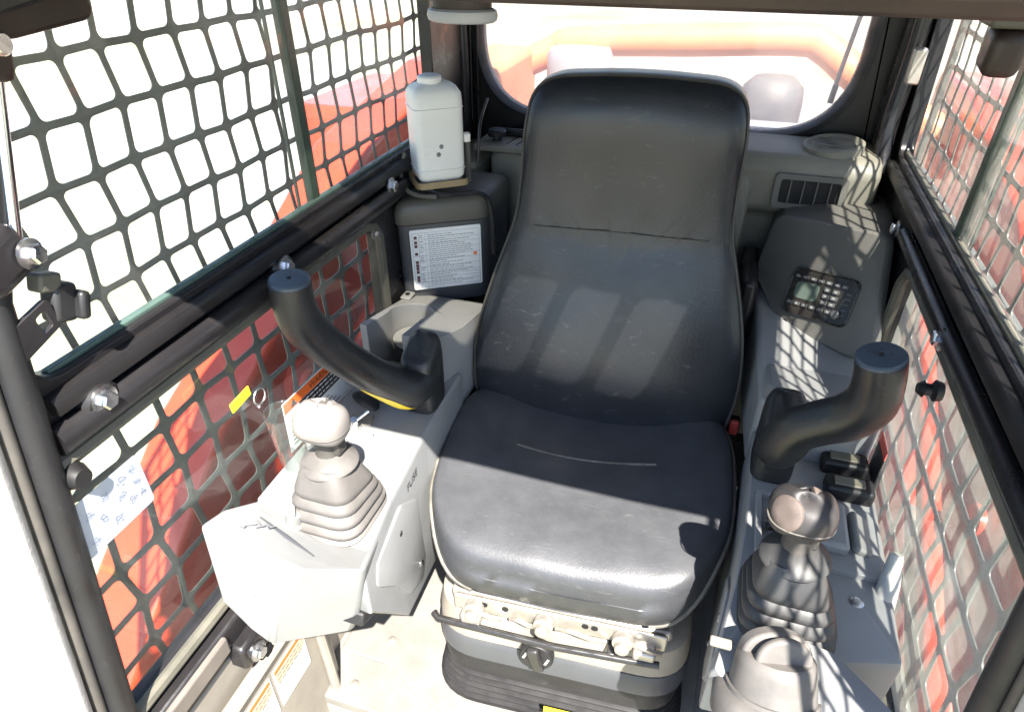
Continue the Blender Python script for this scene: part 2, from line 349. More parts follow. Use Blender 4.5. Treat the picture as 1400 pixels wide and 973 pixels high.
# ================================================================== CAB SIDE FRAMES
def jamb_y(z, s):           # front edge of the glazing, leaning back towards the roof
    base = [(1.50, .50), (1.27, .415), (1.12, .350), (.91, .318), (.57, .266), (.15, .20)]
    for (z1, y1), (z0, y0) in zip(base, base[1:]):
        if z >= z0: y = lerp(y0, y1, (z - z0) / (z1 - z0)); break
    return y + (0 if s < 0 else .135 + .03 * (z - .9))
def side_frame(s):
    X = .45 * s
    side = 'left' if s < 0 else 'right'
    t = thing('cab_side_frame', f'black steel {side} side frame of the cab with middle rail and window openings', 'frame', (X, .9, .15))
    rear_u = 1.30 if s < 0 else 1.46; rear_l = 1.005 if s < 0 else 1.095
    out = [(jamb_y(z, s) - .032, z) for z in (.15, .57, .91, 1.12, 1.27, 1.456)] + [(1.52, 1.456), (1.52, .15)]
    up = rpoly([(jamb_y(1.022, s), 1.022), (jamb_y(1.12, s), 1.12), (jamb_y(1.27, s), 1.27), (jamb_y(1.42, s), 1.42), (rear_u, 1.42), (rear_u - (.0 if s < 0 else .05), 1.022)], [.035, .01, .01, .03, .05, .03], 5)
    lo = rpoly([(jamb_y(.565, s), .565), (jamb_y(.75, s), .75), (jamb_y(.933, s), .933), (rear_l, .933), (rear_l - .01, .565)], [.012, .01, .012, .045, .05], 6)
    b = MB(); b.plate(out, [up, lo], lambda u, v: Vector((X, u, v)), (.026 * s, 0, 0)); b.build('frame_plate', 'black', t, bevel=.003)
    # middle rail: a raised channel with a rounded tube under it
    y0 = jamb_y(.98, s) + .01
    b = MB(); b.loft([[Vector((X - s * d, y, z)) for d, z in ((-.001, 1.012), (.010, 1.010), (.014, 1.004), (.014, .992), (-.001, .990))] for y in (y0, 1.40)]); b.build('window_channel', 'black_trim', t)
    b = MB(); b.tube([(X - s * .008, y0 - .012, .966), (X - s * .012, .8, .966), (X - s * .012, 1.10 if s < 0 else 1.14, .966)], (.0165 if s < 0 else .013), 14, flat=(1, .8)); b.build('rail', 'black', t)
    b = MB(); b.tube([(X - s * .004, y0 - .02, .939)] + [(X - s * .004, y, .939) for y in (.7, rear_l - .05)] + [(X - s * .004, rear_l - .02, .930), (X - s * .004, rear_l - .002, .905), (X - s * .004, rear_l - .004, .6)], .009, 8); b.build('window_seal', 'seal', t)
    b = MB(); b.tube([(X - s * .003, jamb_y(.56, s), .562), (X - s * .003, rear_l - .03, .562)], .009, 8); b.build('window_seal', 'seal', t)
    # A pillar seal and pillar
    zs = (.16, .35, .57, .75, .91, 1.02, 1.12, 1.27, 1.36)
    b = MB(); b.tube([(X - s * .006, jamb_y(z, s) - .017, z) for z in zs], .0155, 12); b.build('door_seal', 'rubber', t)
    b = MB(); b.tube([(X - s * .004, jamb_y(z, s) - .038, z) for z in zs], .0065, 10); b.build('door_seal', 'rubber_dusty', t)
    rings = []
    for z in zs:
        y = jamb_y(z, s) - .045
        rings.append([Vector((X + s * dx, y + dy, z)) for dx, dy in ((.07, 0), (-.004, 0), (-.012, -.008), (-.012, -.076), (.0, -.09), (.07, -.09))])
    b = MB(); b.loft(rings); b.build('pillar', 'pillarm', t, bevel=.004)
    if s < 0:
        for y, z in ((.384, .981), (.709, .981), (1.045, .985)): bolt(t, (X + .016, y, z), (1, 0, 0), .0125)
        b = MB(); b.lathe([(.020, 0), (.022, .008), (.018, .014)], (X + .002, .709, .974), (1, 0, 0), 16); b.build('bolt_boss', 'black_trim', t)
        b = MB(); b.lathe([(.022, 0), (.024, .010), (.019, .015)], (X + .002, .384, .976), (1, 0, 0), 16); b.build('bolt_boss', 'black_trim', t)
        b = MB(); b.lathe([(.013, 0), (.015, .01), (.010, .022)], (X + .004, .325, .925), (1, 0, 0), 16); b.build('rubber_stop', 'rubber', t)
        bolt(t, (X + .004, .985, .915), (1, 0, 0), .008, 'darkmetal')
        # lower sill: channel with bracket and bolt, beige lining below
        b = MB(); b.box((X + .012, .62, .520), (.024, .72, .055)); b.build('sill', 'black', t, bevel=.006)
        b = MB(); b.box((X + .021, .335, .527), (.018, .13, .034)); b.build('sill_plate', 'sillm', t, bevel=.004)
        b = MB(); b.box((X + .028, .43, .485), (.035, .06, .05)); b.build('bracket', 'black', t, bevel=.008)
        bolt(t, (X + .046, .425, .480), (1, 0, .1), .0125)
        b = MB(); b.box((X + .010, .62, .33), (.016, .80, .31)); b.build('lining', 'beige', t, bevel=.006)
    else:
        bolt(t, (X - .016, .815, .962), (-1, 0, 0), .012); bolt(t, (X - .016, 1.165, .965), (-1, 0, 0), .011)
        b = MB(); b.lathe([(.012, 0), (.014, .008), (.008, .012), (.008, .02), (.011, .021), (.006, .028)], (X - .004, .785, .905), (-1, 0, 0), 14); b.build('knob', 'rubber', t)
        b = MB(); b.box((X - .012, .75, .520), (.024, .62, .055)); b.build('sill', 'black', t, bevel=.006)
        b = MB(); b.box((X - .010, .75, .33), (.016, .66, .31)); b.build('lining', 'black', t, bevel=.006)
    return t
M['pillarm'] = pmat('grey_pillar_paint', (.46, .44, .42), .55, .12, 20, dust=.3, dcol=(.55, .5, .45), bump=.4, bscale=120)
lf = side_frame(-1); rfm = side_frame(1)

# -------------------------------------------------- side windows
def side_window(s):
    X = .45 * s + .016 * s; side = 'left' if s < 0 else 'right'
    dy = .856 if s < 0 else 1.002; rear_u = 1.30 if s < 0 else 1.46
    t = thing('sliding_window', f'upper sliding window pane pair in the {side} cab side with dark green divider', 'window', (X, .8, 1.02))
    b = MB(); b.add([(X, jamb_y(1.01, s) - .01, 1.01), (X, dy + .03, 1.01), (X, dy + .03, 1.43), (X, jamb_y(1.43, s) - .01, 1.43)], [(0, 1, 2, 3)]); b.build('pane', 'glass' if s < 0 else 'glass_upright', t, smooth=False)
    X2 = X + .012 * s
    b = MB(); b.add([(X2, dy - .03, 1.01), (X2, rear_u + .01, 1.01), (X2, rear_u + .01, 1.43), (X2, dy - .03, 1.43)], [(0, 1, 2, 3)]); b.build('pane', 'glass' if s < 0 else 'glass_upright', t, smooth=False)
    b = MB(); b.box((X + .004 * s, dy, 1.225), (.014, .022, .42)); b.build('divider', 'divider', t, bevel=.003)
    b = MB(); b.box((X2, dy - .028, 1.225), (.004, .004, .42)); b.build('pane_edge', 'divider', t)
    b = MB(); b.box((X - .002 * s, lerp(.35, rear_u, .5), 1.0235), (.010, rear_u - .37, .007)); b.build('pane_edge', 'glass_edge' if s < 0 else 'seal', t, bevel=.002)
    X3 = .45 * s + .013 * s; rear_l = 1.005 if s < 0 else 1.095
    t2 = thing('fixed_window', f'lower fixed window in the {side} cab side below the rail', 'window', (X3, .6, .565))
    b = MB(); b.add([(X3, jamb_y(.555, s) - .01, .555), (X3, rear_l + .01, .555), (X3, rear_l + .01, .94), (X3, jamb_y(.94, s) - .01, .94)], [(0, 1, 2, 3)]); b.build('pane', 'glass_low' if s < 0 else 'glass_right', t2, smooth=False)
M['glass_edge'] = pmat('green_glass_edge', (.07, .11, .095), .3, .1, 10)
side_window(-1); side_window(1)

# -------------------------------------------------- mesh guards
def guard(s):
    X = .505 * s; side = 'left' if s < 0 else 'right'
    t = thing('mesh_guard', f'dark steel square mesh guard outside the {side} cab windows', 'mesh guard', (X, .85, .5))
    y0, z0, z1 = .10, .47, 1.46; yl = 1.44 if s < 0 else 1.52; th = .0034
    def wp(u, v):
        q = noise.noise(Vector((u * 7, v * 7, 3.1 * s))) * .006
        return Vector((X + s * noise.noise(Vector((u * 3, v * 3, 9))) * .004, u + .0034 * math.sin(v * 2 * math.pi / .12) + q, v + .0010 * math.sin(u * 2 * math.pi / .108) + noise.noise(Vector((u * 6, v * 6, 7))) * .004))
    def sheet(za, nz, py, pz, bw, r):
        ny = int((yl - y0) / py); b = MB(); hy, hz = py / 2, pz / 2; cor = []
        for sx, sz in ((1, 1), (-1, 1), (-1, -1), (1, -1)):
            a0 = {(1, 1): 0, (-1, 1): 90, (-1, -1): 180, (1, -1): 270}[(sx, sz)]
            for k in range(5):
                a = R(a0 + k * 22.5); cor.append((sx * (hy - bw - r) + math.cos(a) * r, sz * (hz - bw - r) + math.sin(a) * r, k, sx, sz))
        outp = []
        for u, v, k, sx, sz in cor:
            if k == 2: outp.append((sx * hy, sz * hz))
            else: outp.append((sx * hy, v) if (k < 2) == (sx * sz > 0) else (u, sz * hz))
        n = len(cor)
        for i in range(ny):
            for j in range(nz):
                cy, cz = y0 + (i + .5) * py, za + (j + .5) * pz
                hi = [wp(cy + c[0], cz + c[1]) for c in cor]; ho = [wp(cy + o[0], cz + o[1]) for o in outp]
                tv = Vector((th * s, 0, 0))
                vs_ = [p + tv * .25 for p in hi] + ho + [p + tv * .75 for p in hi] + [p + tv for p in ho]; fs = []
                for k in range(n):
                    q = (k + 1) % n
                    fs += [(k, q, q + n, k + n), (k + 2 * n, k + 3 * n, q + 3 * n, q + 2 * n), (k, k + 2 * n, q + 2 * n, q)]
                b.add(vs_, fs)
        b.build('mesh_sheet', 'guard', t, angle=50)
        return y0 + ny * py
    sheet(.985, 8, .0540, .0600, .0039, .008)
    y1 = sheet(.49, 7, .0660, .0700, .0052, .010)
    for z in (.485, .982, 1.468):
        b = MB(); b.box((X + .003 * s, (y0 + y1) / 2, z), (.010, y1 - y0 + .03, .014)); b.build('edge_bar', 'guard', t, bevel=.002)
    for y in (y0 - .01, y1 + .01):
        b = MB(); b.box((X + .003 * s, y, .976), (.011, .018, .99)); b.build('edge_bar', 'guard', t, bevel=.002)
guard(-1); guard(1)

# ================================================================== REAR WALL with rounded window
t = thing('rear_wall', 'black rear wall of the cab around the rounded rear window', 'wall', (0, 1.5, .18))
win = rpoly([(-.425, 1.012), (.365, 1.012), (.365, 1.44), (-.425, 1.44)], [.17, .17, .06, .06], 14)
b = MB(); b.plate([(-.475, .18), (.475, .18), (.475, 1.455), (-.475, 1.455)], [win], lambda u, v: Vector((u, 1.50, v)), (0, .03, 0)); b.build('wall_plate', 'black_trim', t, bevel=.006)
rg = [Vector((p.x, 1.499, p.y)) for p in win]
b = MB(); 
ring = lambda f, y: [Vector((-.03 + (p.x + .03) * f, y, 1.225 + (p.z - 1.225) * f)) for p in rg]
b.loft([ring(1.035, 1.499), ring(1.03, 1.488), ring(1.0, 1.486), ring(.985, 1.495), ring(.985, 1.535)], False, False); b.build('window_gasket', 'rubber', t)
for x in (-.452, -.437):
    b = MB(); b.box((x + .012, 1.492, 1.22), (.006, .016, .45)); b.build('rib', 'black', t, bevel=.003)
for s, xs in ((-1, -.455), (1, .425)):
    b = MB(); b.tube(catmull([(xs, 1.475, .95), (xs - .004 * s, 1.47, 1.1), (xs, 1.47, 1.3), (xs, 1.47, 1.45)], 14, False), .013, 10); b.build('corner_trim', 'black', t)
b = MB(); b.tube(catmull([(.43, 1.40, .98), (.425, 1.43, 1.05), (.432, 1.45, 1.2), (.43, 1.45, 1.40)], 16, False), .016, 12); b.build('corner_trim', 'black', t)
b = MB(); b.box((.432, 1.40, 1.175), (.022, .02, .06)); o = b.build('catch', 'steel', t, bevel=.004)

t = thing('rear_window', 'dusty glare-hazed rounded rear window pane behind the seat', 'window', (-.03, 1.518, 1.0))
b = MB(); b.prism([Vector((p.x, 1.516, p.y)) for p in win], (0, .004, 0)); b.build('pane', 'glass_rear', t, smooth=False)
t = thing('wiper', 'thin black wiper arm hanging at the right of the rear window', 'wiper', (.345, 1.55, 1.25))
b = MB(); b.tube([(.372, 1.55, 1.36), (.341, 1.548, 1.23), (.327, 1.545, 1.092)], .0045, 8); b.build('arm', 'darkmetal', t)
b = MB(); b.tube([(.329, 1.540, 1.11), (.326, 1.540, 1.075)], .006, 8); b.build('blade', 'rubber', t)

# ================================================================== SEAT
seat = thing('operator_seat', 'black vinyl operator seat with high backrest on a rubber bellows suspension', 'seat', (.012, .612, .18), R(4.2), local=True)
ZS = -.18        # seat local z = world z - .18
half = [(0, -.002), (.075, 0.0), (.140, .003), (.182, .022), (.217, .066), (.243, .125), (.254, .19), (.257, .27), (.254, .335), (.238, .390), (.203, .428), (.14, .438), (.07, .426)]
outl = half + [(0, .428)] + [(-x, y) for x, y in reversed(half[1:])]
OUT = catmull([(x, y, 0) for x, y in outl], 128)
cc = Vector((0, .225, 0))
def ctop(x, y):
    z = .603
    z -= .020 * (max(0, .06 - y) / .06) ** 2.0
    z -= .020 * math.exp(-(x / .12) ** 2) * sm(.20, .42, y)
    z -= .010 * math.exp(-(x / .15) ** 2) * sm(.05, .2, y) * (1 - sm(.3, .42, y))
    z += .016 * sm(.11, .21, abs(x)) * sm(.12, .36, y)
    z += .004 * noise.noise(Vector((x * 9, y * 9, 2)))
    return z
RG = [(.88, -.104), (.972, -.102), (.997, -.092), (1.010, -.074), (1.012, -.055), (1.006, -.034), (.997, -.017), (.982, -.0075), (.96, -.003), (.90, -.0005), (.78, 0), (.68, 0), (.56, 0), (.43, 0), (.3, 0), (.17, 0), (.06, 0)]
def cpt(i, r):
    r0 = int(r); f = r - r0; r1 = min(r0 + 1, len(RG) - 1)
    sc = lerp(RG[r0][0], RG[r1][0], f); dz = lerp(RG[r0][1], RG[r1][1], f)
    p = cc + (OUT[i % 128] - cc) * sc
    ft = sm(.10, 0.0, OUT[i % 128].y) if False else 0
    if dz < -.04: z = .603 + dz - .02 * sm(.35, .45, p.y) * math.exp(-(p.x / .13) ** 2)
    else:
        z = ctop(p.x, p.y) + dz
    return Vector((p.x, p.y, z + ZS))
b = MB(); b.loft([[cpt(i, r) for i in range(128)] for r in range(len(RG))]); cush = b.build('seat_cushion', 'vinyl', seat, angle=60)
# piping down the sides, running off over the front corners
path = []
for i in range(0, 129):
    o = OUT[i % 128]
    # i=0 front centre
    d = min(i, 128 - i)
    if d < 10: continue
    rr = lerp(1.3, 5.8, sm(10, 25, d)); path.append((d, i, rr))
pts = [cpt(i, rr) for d, i, rr in path]
pts = [p + (Vector((p.x, p.y - .22, 0)).normalized() * .0012) for p in pts]
b = MB(); b.tube(pts, .0034, 7); b.build('piping', 'piping', cush)
pts = [Vector((x, .265 - .012 * math.cos(x * 9) + .01 * x, ctop(x, .265) + ZS + .001)) for x in [-.125 + .25 * k / 24 for k in range(25)]]
b = MB(); b.tube(pts, .0026, 6); b.build('stitch_seam', 'piping', cush)

# backrest: leaning local frame (x, t up, d forward)
BO = Vector((0, .420, .500 + ZS)); lean = R(10.5); UT = Vector((0, math.sin(lean), math.cos(lean))); DF = Vector((0, -math.cos(lean), math.sin(lean)))
bh = [(0, 0.0), (.11, -.006), (.185, .004), (.228, .035), (.248, .095), (.255, .17), (.247, .25), (.228, .33), (.205, .405), (.190, .46), (.184, .53), (.181, .61), (.170, .665), (.138, .690), (.07, .697)]
bo = bh + [(0, .699)] + [(-x, y) for x, y in reversed(bh[1:])]
BOUT = catmull([(x, y, 0) for x, y in bo], 144); bc = Vector((0, .34, 0))
def bfront(x, t_):
    d = .052 + .026 * math.exp(-((t_ - .20) / .15) ** 2) * (1 - (x / .3) ** 2) + .010 * math.exp(-((t_ - .62) / .06) ** 2)
    d -= .006 * math.exp(-((t_ - .44) / .05) ** 2) * math.exp(-(x / .2) ** 4) * (1 if t_ < .44 else .55)
    d += .018 * sm(.44, .62, t_)
    d -= .012 * math.exp(-(x / .07) ** 2) * math.exp(-((t_ - .25) / .3) ** 2) * .6
    d += .004 * noise.noise(Vector((x * 8, t_ * 8, 5)))
    return d
BR = [(.85, -.055, 0), (.95, -.054, 0), (.985, -.045, 0), (1.0, -.03, 0), (1.004, -.01, 0), (1.0, .008, .05), (.99, .024, .2), (.975, .036, .6), (.955, 0, .86), (.93, 0, .95), (.89, 0, .985), (.83, 0, 1), (.77, 0, 1), (.70, 0, 1), (.62, 0, 1), (.54, 0, 1), (.46, 0, 1), (.37, 0, 1), (.28, 0, 1), (.19, 0, 1), (.1, 0, 1), (.03, 0, 1)]
def bpt(i, r):
    sc, d0, wgt = BR[r]; o = BOUT[i % 144]; p = bc + (o - bc) * sc
    fr = bfront(p.x, p.y); d = d0 if r < 5 else (lerp(d0, fr, wgt) if r < 8 else fr * wgt)
    return BO + Vector((p.x + .016 * p.y / .7, 0, 0)) + UT * p.y + DF * d
b = MB(); b.loft([[bpt(i, r) for i in range(144)] for r in range(len(BR))]); back = b.build('backrest', 'vinyl_shaded', seat, angle=60)
b = MB(); b.tube([bpt(i, 7) + DF * .0006 for i in range(0, 145)], .0026, 6, False); b.build('piping', 'vinyl_side', back)
pts = [BO + Vector((x + .01, 0, 0)) + UT * .44 + DF * (bfront(x, .44) + .0004) for x in [-.15 + .3 * k / 24 for k in range(25)]]
b = MB(); b.tube(pts, .0011, 6); b.build('seam', 'vinyl_side', back)

# slide rails, adjuster bar and knob
b = MB(); b.box((0, .22, .465 + ZS), (.36, .40, .022)); b.build('seat_pan', 'steel', seat, bevel=.006)
for x in (-.14, .14):
    b = MB(); b.box((x, .20, .443 + ZS), (.035, .42, .022)); b.build('slide_rail', 'steel', seat, bevel=.004)
b = MB(); b.box((0, .012, .462 + ZS), (.345, .006, .036)); fp = b.build('slide_plate', 'steel', seat, bevel=.003)
for x in (-.12, -.085, .045, .06):
    b = MB(); b.lathe([(.0055, 0), (.0055, .0015)], (x, .0092, .468 + ZS), (0, -1, 0), 12); b.build('hole', 'void', fp)
for x in (-.135, -.02, .105):
    b = MB(); b.lathe([(.016, 0), (.016, .012), (.011, .014), (.011, .024), (.006, .027)], (x, .006, .462 + ZS), (0, -1, .15), 16); b.build('roller', 'steel', seat)
for k, (x0, x1) in enumerate(((-.15, -.09), (-.075, -.03), (.0, .08), (.115, .165))):
    b = MB(); b.tube(catmull([(x0, .004, .452 + ZS), (lerp(x0, x1, .3), -.004, .466 + ZS), (lerp(x0, x1, .7), -.004, .458 + ZS), (x1, .004, .447 + ZS)], 10, False), .004, 6); b.build('spring_clip', 'steel', seat)
b = MB(); b.tube([(-.205, -.002, .435 + ZS), (-.195, -.010, .433 + ZS), (0, -.014, .431 + ZS), (.165, -.008, .433 + ZS)], .0062, 10); b.build('slide_bar', 'bar', seat)
for x in (-.13, .09):
    b = MB(); b.box((x, .014, .436 + ZS), (.012, .05, .006)); b.build('bar_arm', 'bar', seat, bevel=.002)
b = MB(); b.lathe([(.016, 0), (.016, .014), (.027, .016), (.029, .022), (.029, .032), (.026, .036)], (-.028, .02, .385 + ZS), (0, -1, .12), 28); kn = b.build('adjuster_knob', 'rubber', seat)
b = MB(); b.box((-.028, -.018, .390 + ZS), (.020, .012, .054), Matrix.Rotation(R(-14), 3, 'Y')); b.build('grip', 'bar', kn, bevel=.004)
for dx, dz in ((-.018, .004), (.018, -.004)):
    b = MB(); b.box((-.028 + dx, -.0165, .390 + dz + ZS), (.004, .001, .018), Matrix.Rotation(R(20), 3, 'Y')); b.build('mark', 'keymark', kn)

# suspension: cap, bellows, base
def rrect(cx, cy, hx, hy, r, z, seg=8): return [Vector((p.x, p.y, z)) for p in rpoly([(cx - hx, cy - hy, 0), (cx + hx, cy - hy, 0), (cx + hx, cy + hy, 0), (cx - hx, cy + hy, 0)], r, seg)]
def stack(prof, cy=.235): return [rrect(0, cy, .212 + o, .222 + o, .075 + o, z + ZS) for o, z in prof]
b = MB(); b.loft(stack([(-.03, .436), (-.008, .434), (.0, .428), (.006, .40), (.007, .372), (.0, .368)])); b.build('suspension_cap', 'beige', seat, angle=35)
b = MB(); b.loft(stack([(-.01, .370), (.006, .366), (.010, .358), (.009, .318), (.004, .312), (-.006, .311)])); b.build('bellows_fold', 'slate', seat, angle=35)
b = MB(); b.loft(stack([(-.01, .314), (.004, .309), (.006, .300), (.002, .262), (-.008, .258)])); b.build('bellows_fold', 'rubber', seat, angle=35)
prof = []
for k in range(5): prof += [(-.016, .258 - k * .014), (.004 + .003 * k, .252 - k * .014), (.004 + .003 * k, .248 - k * .014)]
prof += [(-.01, .188)]
b = MB(); b.loft(stack(prof)); b.build('bellows_fold', 'rubber', seat, angle=50)
b = MB(); b.loft(stack([(.0, .19), (.018, .189), (.02, .1825), (.02, .1805)])); b.build('base', 'rubber', seat, angle=35)
b = MB(); b.box((.02, -.022, .250 + ZS), (.06, .0012, .02), Matrix.Rotation(R(-8), 3, 'X')); b.build('yellow_sticker', 'yellow', seat)
# belt buckle on the right, recliner lever on the left
b = MB(); b.box((.262, .425, .565 + ZS), (.024, .018, .07), Matrix.Rotation(R(-8), 3, 'X')); bk = b.build('belt_buckle', 'rubber', seat, bevel=.004)
b = MB(); b.box((.262, .412, .588 + ZS), (.017, .010, .030), Matrix.Rotation(R(-8), 3, 'X')); b.build('release_button', 'redbtn', bk, bevel=.003)
b = MB(); b.tube([(.262, .43, .53 + ZS), (.255, .44, .45 + ZS), (.24, .42, .40 + ZS)], .009, 8, flat=(.5, 1)); b.build('buckle_strap', 'rubber', seat)
b = MB(); b.tube([(-.262, .42, .52 + ZS), (-.258, .41, .545 + ZS), (-.255, .405, .572 + ZS)], .008, 10); b.build('recliner_lever', 'chrome', seat)
for x in (-.225, .225):
    b = MB(); b.box((x, .40, .48 + ZS), (.012, .07, .10)); b.build('hinge_bracket', 'bar', seat, bevel=.005)

# ================================================================== SIDE CONSOLES
def planring(poly, c, f, zf, add=0): return [Vector((c[0] + (p.x - c[0]) * f, c[1] + (p.y - c[1]) * f, zf(c[0] + (p.x - c[0]) * f, c[1] + (p.y - c[1]) * f))) for p in poly]
def console(s):
    side = 'left' if s < 0 else 'right'
    lab = 'sunlit light grey left side console with pointed front pod and cup recess' if s < 0 else 'shaded light grey right side console with switches and rotary dial'
    t = thing('side_console', lab, 'console', (.35 * s, .65, .34)); sx = lambda p: (s * p[0], p[1], 0)
    yo = 0 if s < 0 else .01
    # body
    pl = rpoly([sx(p) for p in ((.226, .476 + yo), (.244, .60), (.257, .75), (.262, .93), (.438, .93), (.438, .62), (.436, .535 + yo))], [.006, .02, .02, .006, .01, .02, .006], 3)
    c = (.345 * s, .72); inner = lambda x: (1 - sm(.25, .30, abs(x)))
    zb = lambda x, y: .365 + .205 * sm(.64, .47, y)
    zt = lambda x, y: .682
    rings = [planring(pl, c, .97, zb), planring(pl, c, 1.0, lambda x, y: zb(x, y) + .006), planring(pl, c, 1.0, lambda x, y: lerp(zb(x, y), .66, .5)), planring(pl, c, 1.0, lambda x, y: .670), planring(pl, c, .985, lambda x, y: .679), planring(pl, c, .955, zt), planring(pl, c, .4, zt)]
    b = MB(); b.loft(rings); body = b.build('body', 'console', t, angle=35)
    # pod
    pp = rpoly([sx(p) for p in ((.322, .372), (.262, .415), (.222, .468), (.226, .476), (.436, .538), (.4405, .49), (.432, .43), (.39, .388))], [.012, .03, .008, .004, .01, .03, .03, .02], 4)
    if s > 0: pp = rpoly([sx(p) for p in ((.322, .372), (.262, .415), (.222, .468), (.228, .50), (.300, .535), (.352, .520), (.405, .455), (.425, .415), (.39, .385))], [.012, .03, .008, .02, .03, .04, .04, .02, .02], 4)
    c = (.34 * s, .465); hump = lambda x, y: .690 + .026 * sm(.22, .42, abs(x)) * sm(.36, .45, y) + .006 * sm(.54, .44, y)
    zlow = lambda x, y: .572 - .01 * sm(.41, .53, y)
    def pr_(f, dz, sh): return [Vector((c[0] + (p.x - c[0]) * f - s * sh * .5, c[1] + (p.y - c[1]) * f + sh, dz)) for p in pp]
    rings = [pr_(.25, .552, .038), pr_(.45, .553, .036), pr_(.56, .560, .032), pr_(.68, .585, .024), pr_(.85, .630, .010), pr_(.985, .665, 0), pr_(1.008, .675, 0),
             planring(pp, c, .990, lambda x, y: hump(x, y) - .012), planring(pp, c, .96, lambda x, y: hump(x, y) - .003), planring(pp, c, .92, hump), planring(pp, c, .7, hump), planring(pp, c, .45, hump), planring(pp, c, .2, hump)]
    b = MB()
    if s > 0: b.loft(rings); pod = b.build('front_pod', 'console', t, angle=32)
    else:                     # boat-bow shaped pod with flat facets
        V = dict(A=(-.443, .439, .726), B=(-.439, .477, .717), C=(-.398, .496, .712), W=(-.262, .456, .694), E=(-.213, .464, .696), D=(-.268, .413, .737), G=(-.321, .409, .647), F=(-.246, .475, .573),
                 H=(-.367, .421, .517), I=(-.278, .490, .493), J=(-.430, .418, .594), K=(-.398, .420, .543), b=(-.437, .56, .66), e=(-.24, .56, .66), i=(-.275, .56, .50), j=(-.435, .54, .59))
        ks = list(V); b.add([V[k] for k in ks], [tuple(ks.index(c_) for c_ in f) for f in ('ABC', 'ACWD', 'DWE', 'ADG', 'AGHKJ', 'DEFG', 'GFIH', 'EeiIF', 'BbeEWC', 'AJjbB', 'JKHIij', 'bjie')])
        pod = b.build('front_pod', 'console', t, angle=30, bevel=.007, seg=3)
    # inner side panel with a joint round it
    b = MB(); P = rpoly([(.515, .635), (.505, .60), (.56, .53), (.61, .44), (.67, .41), (.69, .45), (.68, .60), (.62, .645)], .015, 4)
    xin = lambda y: s * (lerp(.230, .2455, sm(.48, .62, y)) if y < .62 else lerp(.2455, .257, (y - .62) / .13))
    b.loft([[Vector((xin(p.x) - s * (-.002), p.x, p.y)) for p in P], [Vector((xin(p.x) - s * .003, p.x, p.y)) for p in P], [Vector((xin(.6 + (p.x - .6) * .97) - s * .0045, .6 + (p.x - .6) * .97, .52 + (p.y - .52) * .97)) for p in P]]); b.build('side_panel', 'console', t, angle=35)
    for y, z in ((.665, .455), (.60, .605)):
        b = MB(); b.lathe([(.007, 0), (.007, .004), (.004, .006)], (xin(y) - s * .002, y, z), (-s, 0, 0), 12); b.build('screw', 'zinc', t)
    # rear block; on the left with a cup recess open to the front
    if s < 0:
        arc = [(.386 + .042 * math.cos(R(a)), .985 + .050 * math.sin(R(a))) for a in range(215, -36, -14)]
        pb = [(.286, .865), (.346, .865), (.350, .935)] + arc + [(.423, .935), (.423, .880), (.437, .880), (.437, 1.10), (.268, 1.10), (.266, .95)]
    else:
        pb = [(.286, .875), (.40, .875), (.437, .90), (.437, 1.10), (.268, 1.10), (.266, .95)]
    pb = [(s * x, y) for x, y in pb]; zp = lambda y: .788 - .22 * (y - .865)
    b = MB(); tri = tessellate_polygon([[Vector((x, y, 0)) for x, y in pb]]); n = len(pb)
    b.add([Vector((x, y, .60)) for x, y in pb] + [Vector((x, y, zp(y))) for x, y in pb], [(i, (i + 1) % n, (i + 1) % n + n, i + n) for i in range(n)] + [tuple(i + n for i in q) for q in tri])
    b.build('rear_block', 'console', t, bevel=.009, seg=3, angle=35)
    if s < 0:
        b = MB(); b.lathe([(.041, 0), (.041, .004)], (-.386, .985, .700), (0, 0, 1), 28); b.build('cup_floor', 'console', t)
        b = MB(); b.box((-.430, 1.06, .750), (.022, .03, .006)); tb = b.build('tab', 'console', t, bevel=.003)
        b = MB(); b.lathe([(.005, 0), (.005, .002)], (-.430, 1.06, .7532), (0, 0, 1), 12); b.build('hole', 'void', tb)
        b = MB(); b.box((-.275, .498, .548), (.07, .055, .022), Matrix.Rotation(R(-25), 3, 'X')); b.build('pod_bracket', 'rubber', t, bevel=.004)
        # small rotary switch and emblem print on the pod
        b = MB(); b.lathe([(.016, 0), (.016, .006), (.012, .008), (.0115, .024), (.009, .026)], (-.342, .499, .698), (.2, .1, 1), 20); sw = b.build('rotary_switch', 'console_dark', t)
        b = MB(); b.box((-.338, .501, .727), (.006, .022, .006), Matrix.Rotation(.6, 3, 'Z')); b.build('grip', 'console_dark', sw, bevel=.001)
        b = MB()
        for k, (x, y, L_, a) in enumerate(((-.385, .468, .016, .5), (-.377, .474, .013, -.5), (-.370, .470, .014, .6), (-.362, .473, .011, -.4), (-.356, .473, .010, .6))):
            b.box((x, y, .7165), (L_, .0016, .0006), Matrix.Rotation(a, 3, 'Z'))
        b.box((-.392, .461, .7185), (.008, .004, .0006)); b.build('emblem_print', 'ink', pod)
        b = MB(); b.tube([(-.385, .4875, .7112), (-.335, .4735, .7050), (-.285, .4590, .7010)], [.001, .003, .001], 8, flat=(.5, 1)); b.build('groove', 'slate', pod)
        b = MB(); b.tube([(-.398, .500, .7085), (-.262, .460, .6905)], .003, 8); b.build('joint', 'console_dark', pod)
        b = MB(); b.lathe([(.011, 0), (.011, .0015)], (-.362, .4135, .640), (-.2, -.97, -.1), 18); b.build('plug', 'hole', pod)
        text('fuse_print', 'FUSE', .021, frame_m((-.2492, .675, .646), (-.087, 1, .0), (1, .087, 0)), 'inkblack', body)
